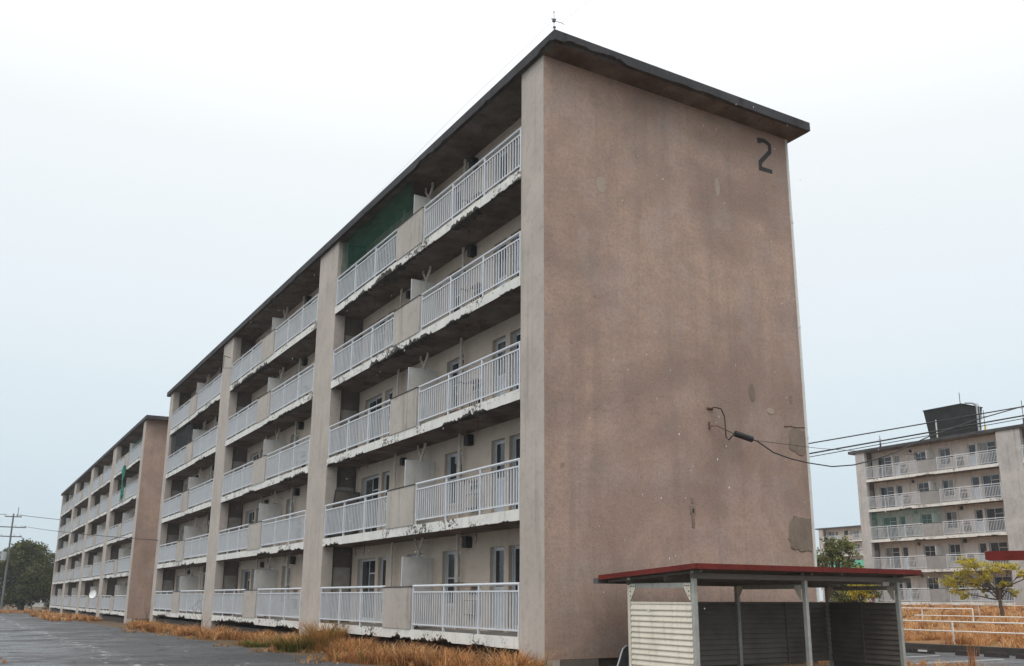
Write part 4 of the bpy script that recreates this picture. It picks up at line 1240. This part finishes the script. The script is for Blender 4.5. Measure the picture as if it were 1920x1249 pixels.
# bare saplings in front of the railings and a dry reed by the parking lot
def sapling(label, x, y, h, lean, seed, name='bare_sapling', mat='bark', r=0.012, zf=None):
    rr = random.Random(seed); m = MB()
    z0 = (zf or G)(x, y)
    def grow(p, d, l, r, dep):
        pts = [p]
        for i in range(4):
            d = (d + Vector((rr.gauss(0, .10), rr.gauss(0, .10), rr.gauss(0, .05)))).normalized()
            p = p + d * l / 4; pts.append(p)
            if dep and rr.random() < 0.75:
                grow(p, (d + Vector((rr.gauss(0, .6), rr.gauss(0, .6), .2))).normalized(), l * 0.45, r * 0.55, dep - 1)
        m.tube(pts, [r, r * .85, r * .7, r * .55, r * .4], 5)
    for k in range(2):
        grow(Vector((x + rr.gauss(0, .05), y + rr.gauss(0, .05), z0 - 0.03)), Vector((lean + rr.gauss(0, .1), rr.gauss(0, .15), 1)).normalized(), h * rr.uniform(.75, 1), r, 2)
    return tag(link(name, m.mesh(name, M[mat])), label, 'sapling', 'bare twigs along the facade')
sapling('bare thin sapling in front of the railing right of the third pillar', -0.5, 26.2, 1.7, -0.25, 4)
sapling('bare thin sapling by the far end railing of the big block', -0.5, 40.0, 1.6, 0.1, 9)
def reed(label, x, y, h, seed):
    r2 = np.random.default_rng(seed)
    n = 26
    P = np.zeros((n, 3)); P[:, 0] = x + r2.normal(0, .05, n); P[:, 1] = y + r2.normal(0, .05, n); P[:, 2] = gz(y)
    H = h * r2.uniform(.5, 1.05, n); a = r2.uniform(0, 6.28, n)
    o = blades('dry_reed', M['grass'], P, H, np.stack([np.cos(a), np.sin(a)], 1) * (H * .22)[:, None], r2.uniform(.012, .02, n), r2.uniform(.1, .5, n), 4, 0.3)
    tag(o, label, 'reed')
reed('tall rusty reed standing before the parking lot near the right edge', 8.6, -3.35, 0.95, 3)

# ------------------------------------------------------------------ trees
def tree(name, label, base, trunk_h, trunk_r, clumps, leaf, leaf_n, leaf_s, mat, seed, cat='tree', group=None, flat=1.0):
    """clumps: list of (centre offset xyz, radii xyz). limbs run from the trunk to each clump"""
    rr = random.Random(seed); rn = np.random.default_rng(seed)
    T = thing(name, label, cat, base, group=group)
    m = MB()
    wob = [(0, 0, -0.3)]
    for i in range(1, 6):
        t = i / 5
        wob.append((0.06 * trunk_h * hash1(t * 3, seed), 0.06 * trunk_h * hash1(t * 3, seed + 9), trunk_h * t))
    m.tube(wob, [trunk_r * (1.15 - 0.45 * i / 5) for i in range(6)], 9)
    tr = link('trunk', m.mesh('trunk', M['bark'], smooth=True), T)
    topv = Vector(wob[-1])
    lm = MB()
    for c, rad in clumps:
        c = Vector(c)
        st = Vector(wob[3 + rr.randint(0, 2)])
        mid = st.lerp(c, 0.5) + Vector((rr.gauss(0, .05), rr.gauss(0, .05), 0.02)) * trunk_h
        r0 = trunk_r * 0.5
        lm.tube([st, st.lerp(mid, .5) + Vector((0, 0, -0.02 * trunk_h)), mid, mid.lerp(c, .6), c], [r0, r0 * .8, r0 * .6, r0 * .4, r0 * .2], 6)
        for _ in range(5):
            d = Vector((rr.gauss(0, 1), rr.gauss(0, 1), rr.gauss(0, .8))).normalized()
            e = c + Vector((d.x * rad[0], d.y * rad[1], d.z * rad[2])) * 0.85
            s0 = mid.lerp(c, rr.uniform(.3, 1))
            lm.tube([s0, s0.lerp(e, .5) + Vector((0, 0, .05)), e], [r0 * .3, r0 * .2, r0 * .08], 5)
    link('limbs', lm.mesh('limbs', M['bark'], smooth=True), tr)
    # leaves: quads gathered in sprays inside every clump, denser to the rim
    vol = np.array([r[0] * r[1] * r[2] for _, r in clumps]) ** 0.75
    cnt = np.maximum((leaf_n * vol / vol.sum()).astype(int), 30)
    C, Tn = [], []
    for (c, rad), k in zip(clumps, cnt):
        ns = max(6, k // 14)
        d = rn.normal(0, 1, (ns, 3)); d /= np.linalg.norm(d, axis=1, keepdims=True)
        rr_ = rn.uniform(0.25, 1.08, ns) ** 0.6
        sp = d * rr_[:, None] * np.array(rad)
        pick = rn.integers(0, ns, k)
        p = sp[pick] + rn.normal(0, 1, (k, 3)) * np.array(rad) * np.array([.22, .22, .18])
        C.append(p + np.array(c))
        tone = rn.uniform(0.1, 0.8, ns)
        Tn.append(np.clip(tone[pick] + rn.normal(0, .14, k), 0, 1))
    C = np.concatenate(C); Tn = np.concatenate(Tn); N = len(C)
    u = rn.normal(0, 1, (N, 3)); u /= np.linalg.norm(u, axis=1, keepdims=True)
    w = np.cross(u, rn.normal(0, 1, (N, 3)) + np.array([0, 0, flat])); w /= np.linalg.norm(w, axis=1, keepdims=True)
    s = leaf_s * rn.uniform(.6, 1.3, N)[:, None]
    nrm = np.cross(u, w)
    V = np.stack([C - u * s * .5, C + w * s * .28 + nrm * s * .05, C + u * s * .5, C - w * s * .28 + nrm * s * .05], 1)
    me = bpy.data.meshes.new('crown')
    me.vertices.add(N * 4); me.vertices.foreach_set('co', V.reshape(-1).astype(np.float32))
    me.loops.add(N * 4); me.loops.foreach_set('vertex_index', np.arange(N * 4, dtype=np.int32))
    me.polygons.add(N); me.polygons.foreach_set('loop_start', (np.arange(N) * 4).astype(np.int32)); me.polygons.foreach_set('loop_total', np.full(N, 4, np.int32))
    at = me.attributes.new('tint', 'FLOAT', 'FACE'); at.data.foreach_set('value', Tn.astype(np.float32))
    me.materials.append(mat); me.update(); me.validate()
    link('crown', me, T)
    return T

def random_clumps(n, rx, ry, z0, z1, rs, seed, shape=1.0):
    r = random.Random(seed); out = []
    for i in range(n):
        t = (i + r.random()) / n
        z = z0 + (z1 - z0) * t
        k = math.sqrt(max(0.05, 1 - abs(2 * t - 0.85) ** 2.2 * shape))
        a = r.random() * 6.28; q = math.sqrt(r.random()) * k * 0.85
        s = rs * r.uniform(.7, 1.25)
        out.append(((rx * q * math.cos(a), ry * q * math.sin(a), z), (s, s, s * .72)))
    return out
# big dark tree at the end of the road
tree('evergreen_tree', 'big dark evergreen tree at the end of the road on the left', (-2.3, 117.5, gz(117)), 4.4, 0.34,
     random_clumps(46, 4.1, 3.9, 1.5, 8.0, 1.45, 3, 0.75), None, 30000, 0.34, M['leaf_dark'], 5)
# yellow tree on the field
ycl = [((0.1, 0.2, 2.15), (.6, .6, .28)), ((-.45, .9, 2.35), (.65, .6, .25)), ((-.2, 1.7, 1.95), (.55, .55, .27)), ((-.5, 2.3, 1.6), (.6, .55, .28)),
       ((-.1, 1.2, 1.5), (.5, .6, .25)), ((.2, 2.6, 1.15), (.4, .4, .24)), ((.1, -.6, 2.2), (.6, .5, .2)), ((.1, -1.2, 1.9), (.45, .45, .16)), ((0, -.3, 1.4), (.4, .4, .2)),
       ((-.3, 1.5, 2.5), (.5, .5, .18)), ((-.2, .5, 1.75), (.5, .5, .2)), ((.1, -1.7, 1.75), (.35, .35, .12)), ((-.2, 1.9, 1.0), (.35, .35, .22)), ((.3, -0.5, 1.0), (.3, .3, .2)), ((0, .75, 1.1), (.25, .25, .2))]
ycl = [((x * 1.3, y * 0.92, z * 1.06), (a * 0.9, b * 0.85, c * 1.0)) for (x, y, z), (a, b, c) in ycl]
tree('yellow_tree', 'spreading yellow green tree with leaning limbs on the dry field', (33.3, 11.0, fz(33.3)), 1.3, 0.09,
     ycl, None, 3900, 0.12, M['leaf_yellow'], 8)
tree('yellow_tree', 'small yellow tree just right of the shelter', (29.4, 15.9, fz(29.4)), 0.9, 0.06,
     random_clumps(8, 0.85, 0.9, 1.0, 2.2, .42, 12), None, 1300, 0.12, M['leaf_yellow'], 13)
tree('rusty_bush', 'low rust brown bush under the small yellow tree', (28.0, 14.2, fz(28)), 0.4, 0.03,
     random_clumps(5, 0.35, 0.4, 0.3, 0.95, .25, 15), None, 500, 0.09, M['leaf_rust'], 17, 'bush')
# green trees behind the gable
tree('green_tree', 'leafy green tree just behind the white downpipe of the brown gable', (31.6, 19.3, fz(31.6)), 2.0, 0.11,
     random_clumps(24, 1.7, 1.7, 1.0, 4.0, .55, 21, 0.7), None, 4200, 0.19, M['leaf_green'], 23)
tree('yellow_tree', 'yellow green tree seen through the shelter under its roof', (36.6, 22.0, fz(36)), 0.9, 0.07,
     random_clumps(14, 1.5, 1.7, 0.5, 1.9, .6, 29), None, 4200, 0.16, M['leaf_olive'], 31)

# mint sheet roof far behind the green tree
m = MB(); m.prism([(0, 0), (2.5, 0.35), (2.5, 0.55), (0, 0.8)], 'y', -2.2, 2.2)
for y in (-2, 2): m.box(0.3, 0.4, y - 0.05, y + 0.05, -3.7, 0.1); m.box(2.1, 2.2, y - 0.05, y + 0.05, -3.7, 0.3)
tag(link('canopy', m.mesh('canopy', M['awning']), None, (69.2, 49.3, 4.35)), 'mint green canopy far behind the green tree', 'canopy')

# ------------------------------------------------------------------ utility pole and far things at left
PB = Vector((-4.75, 110.0, gz(110)))
T = thing('utility_pole', 'grey utility pole with crossarms left of the dark tree', 'utility pole', tuple(PB))
m = MB(); m.tube([(0, 0, 0), (0, 0, 11.4)], [0.13, 0.09], 10)
link('pole', m.mesh('pole', M['pole']), T)
for z, w in ((11.0, 0.9), (9.75, 1.5), (8.65, 1.1)):
    m = MB(); m.box(-w, w, -0.06, 0.06, z, z + 0.11)
    ca = link('crossarm', m.mesh('crossarm', M['dark_metal']), T)
    for x in (-w + .1, 0.35, w - .1):
        m = MB(); m.tube([(x, 0, z + 0.11), (x, 0, z + 0.32)], 0.05, 6)
        link('insulator', m.mesh('insulator', M['board']), ca)
m = MB(); m.tube([(-0.45, -0.1, 5.9), (-0.45, -0.1, 6.9)], 0.3, 10)
link('transformer', m.mesh('transformer', M['galv']), T)
m = MB(); m.tube([(0.45, 0, 11.0), (0.45, 0, 12.2)], 0.035, 6)
link('spike', m.mesh('spike', M['dark_metal']), T)
def wp(x, z): return (PB.x + x, PB.y, PB.z + z)
cable('power_line', 'thin upper line from the utility pole crossing to the farther block', catenary(wp(0.3, 11.3), (14, 98, 9.4), 0.35), 0.03, 'lines on the utility pole')
cable('power_line', 'long line from the utility pole sagging across the farther block to the big block', catenary(wp(0.9, 10.0), (-0.05, 41.6, 4.4), 0.15), 0.022, 'lines on the utility pole')
cable('power_line', 'line from the top of the utility pole running out of the picture on the left', catenary(wp(-0.8, 11.3), (-26, 103, 10.6), 0.5), 0.03, 'lines on the utility pole')
cable('power_line', 'line from the middle crossarm running out of the picture on the left', catenary(wp(-1.4, 10.0), (-26, 103, 9.6), 0.5), 0.04, 'lines on the utility pole')
cable('power_line', 'low slack line from the utility pole to behind the dark tree', catenary(wp(1.0, 8.9), (2.0, 122, 5.0), 0.8), 0.03, 'lines on the utility pole')
cable('power_line', 'lowest line from the transformer running out of the picture on the left', catenary(wp(-0.4, 6.6), (-26, 103, 5.2), 0.5), 0.03, 'lines on the utility pole')

def house(label, x, y, w, d, h, rz=0.0):
    T = thing('house', label, 'house', (x, y, gz(y)), (0, 0, rz), group='houses beyond the dark tree')
    m = MB(); m.box(-w / 2, w / 2, -d / 2, d / 2, -0.3, h)
    wl = link('wall', m.mesh('wall', M['housewall']), T)
    m = MB(); m.prism([(-w / 2 - .4, h), (w / 2 + .4, h), (0, h + w * 0.28)], 'y', -d / 2 - .4, d / 2 + .4)
    link('roof', m.mesh('roof', M['houseroof']), T)
    for i in range(2):
        xx = -w / 4 + i * w / 2
        m = MB(); m.box(xx - .7, xx + .7, -d / 2 - 0.05, -d / 2, 1.0, 2.2)
        win = link('window', m.mesh('window', M['frame']), T)
        m = MB(); m.box(xx - .62, xx + .62, -d / 2 - 0.07, -d / 2 - 0.05, 1.08, 2.12)
        link('pane', m.mesh('pane', M['glass']), win)
house('pale low house glimpsed under the left of the dark tree', -8.5, 160, 8, 7, 3.4, 0.1)
house('pale low house glimpsed between the dark tree and the farther block', 6.0, 175, 9, 8, 3.6, -0.2)
tree('hedge_bush', 'dark low bush under the left of the dark tree', (-5.2, 122.0, gz(120)), 0.5, 0.05,
     random_clumps(9, 2.4, 1.4, 0.3, 1.6, .7, 41), None, 1800, 0.22, M['leaf_dark'], 43, 'bush')
tree('hedge_bush', 'dark low bush between the dark tree and the farther block', (1.6, 124.0, gz(120)), 0.5, 0.05,
     random_clumps(9, 2.2, 1.4, 0.3, 1.4, .7, 45), None, 1600, 0.22, M['leaf_dark'], 47, 'bush')

# ------------------------------------------------------------------ sleet in the air
m = MB(); rs = random.Random(77)
for i in range(260):
    if i < 140: p = Vector((rs.uniform(0.2, 7.6), -rs.uniform(0.8, 5.0), rs.uniform(1.0, 12.0)))       # in front of the gable
    else: p = Vector((-rs.uniform(0.2, 2.5), rs.uniform(1.0, 22.0), rs.uniform(1.0, 11.5)))              # in front of the balconies
    a = rs.uniform(0.005, 0.009); b = a * rs.uniform(1.5, 3.5); q = rs.uniform(0, 6.28)
    pts = [p + Vector((a * math.cos(q + k * 2.094), a * math.sin(q + k * 2.094), 0)) for k in range(3)]
    t, u = p + Vector((0.15 * b, 0, b)), p - Vector((0.15 * b, 0, b))
    for k in range(3):
        m.face([tuple(pts[k]), tuple(pts[(k + 1) % 3]), tuple(t)]); m.face([tuple(pts[(k + 1) % 3]), tuple(pts[k]), tuple(u)])
tag(link('sleet', m.mesh('sleet', M['flake'], fix=False)), kind='stuff')

# ------------------------------------------------------------------ haze
m = MB(); m.box(-760, 960, -180, 960, -2.0, 32.0)
hz = link('haze', m.mesh('haze', []), None)
hz['kind'] = 'stuff'
hm = bpy.data.materials.new('haze_air'); hm.use_nodes = True
ht = hm.node_tree; ht.nodes.clear()
ho = ht.nodes.new('ShaderNodeOutputMaterial'); hv = ht.nodes.new('ShaderNodeVolumePrincipled')
hv.inputs['Color'].default_value = (0.93, 0.96, 1.0, 1)
hv.inputs['Density'].default_value = 0.0005
hv.inputs['Anisotropy'].default_value = 0.0
ht.links.new(hv.outputs[0], ho.inputs['Volume'])
hz.data.materials.append(hm)
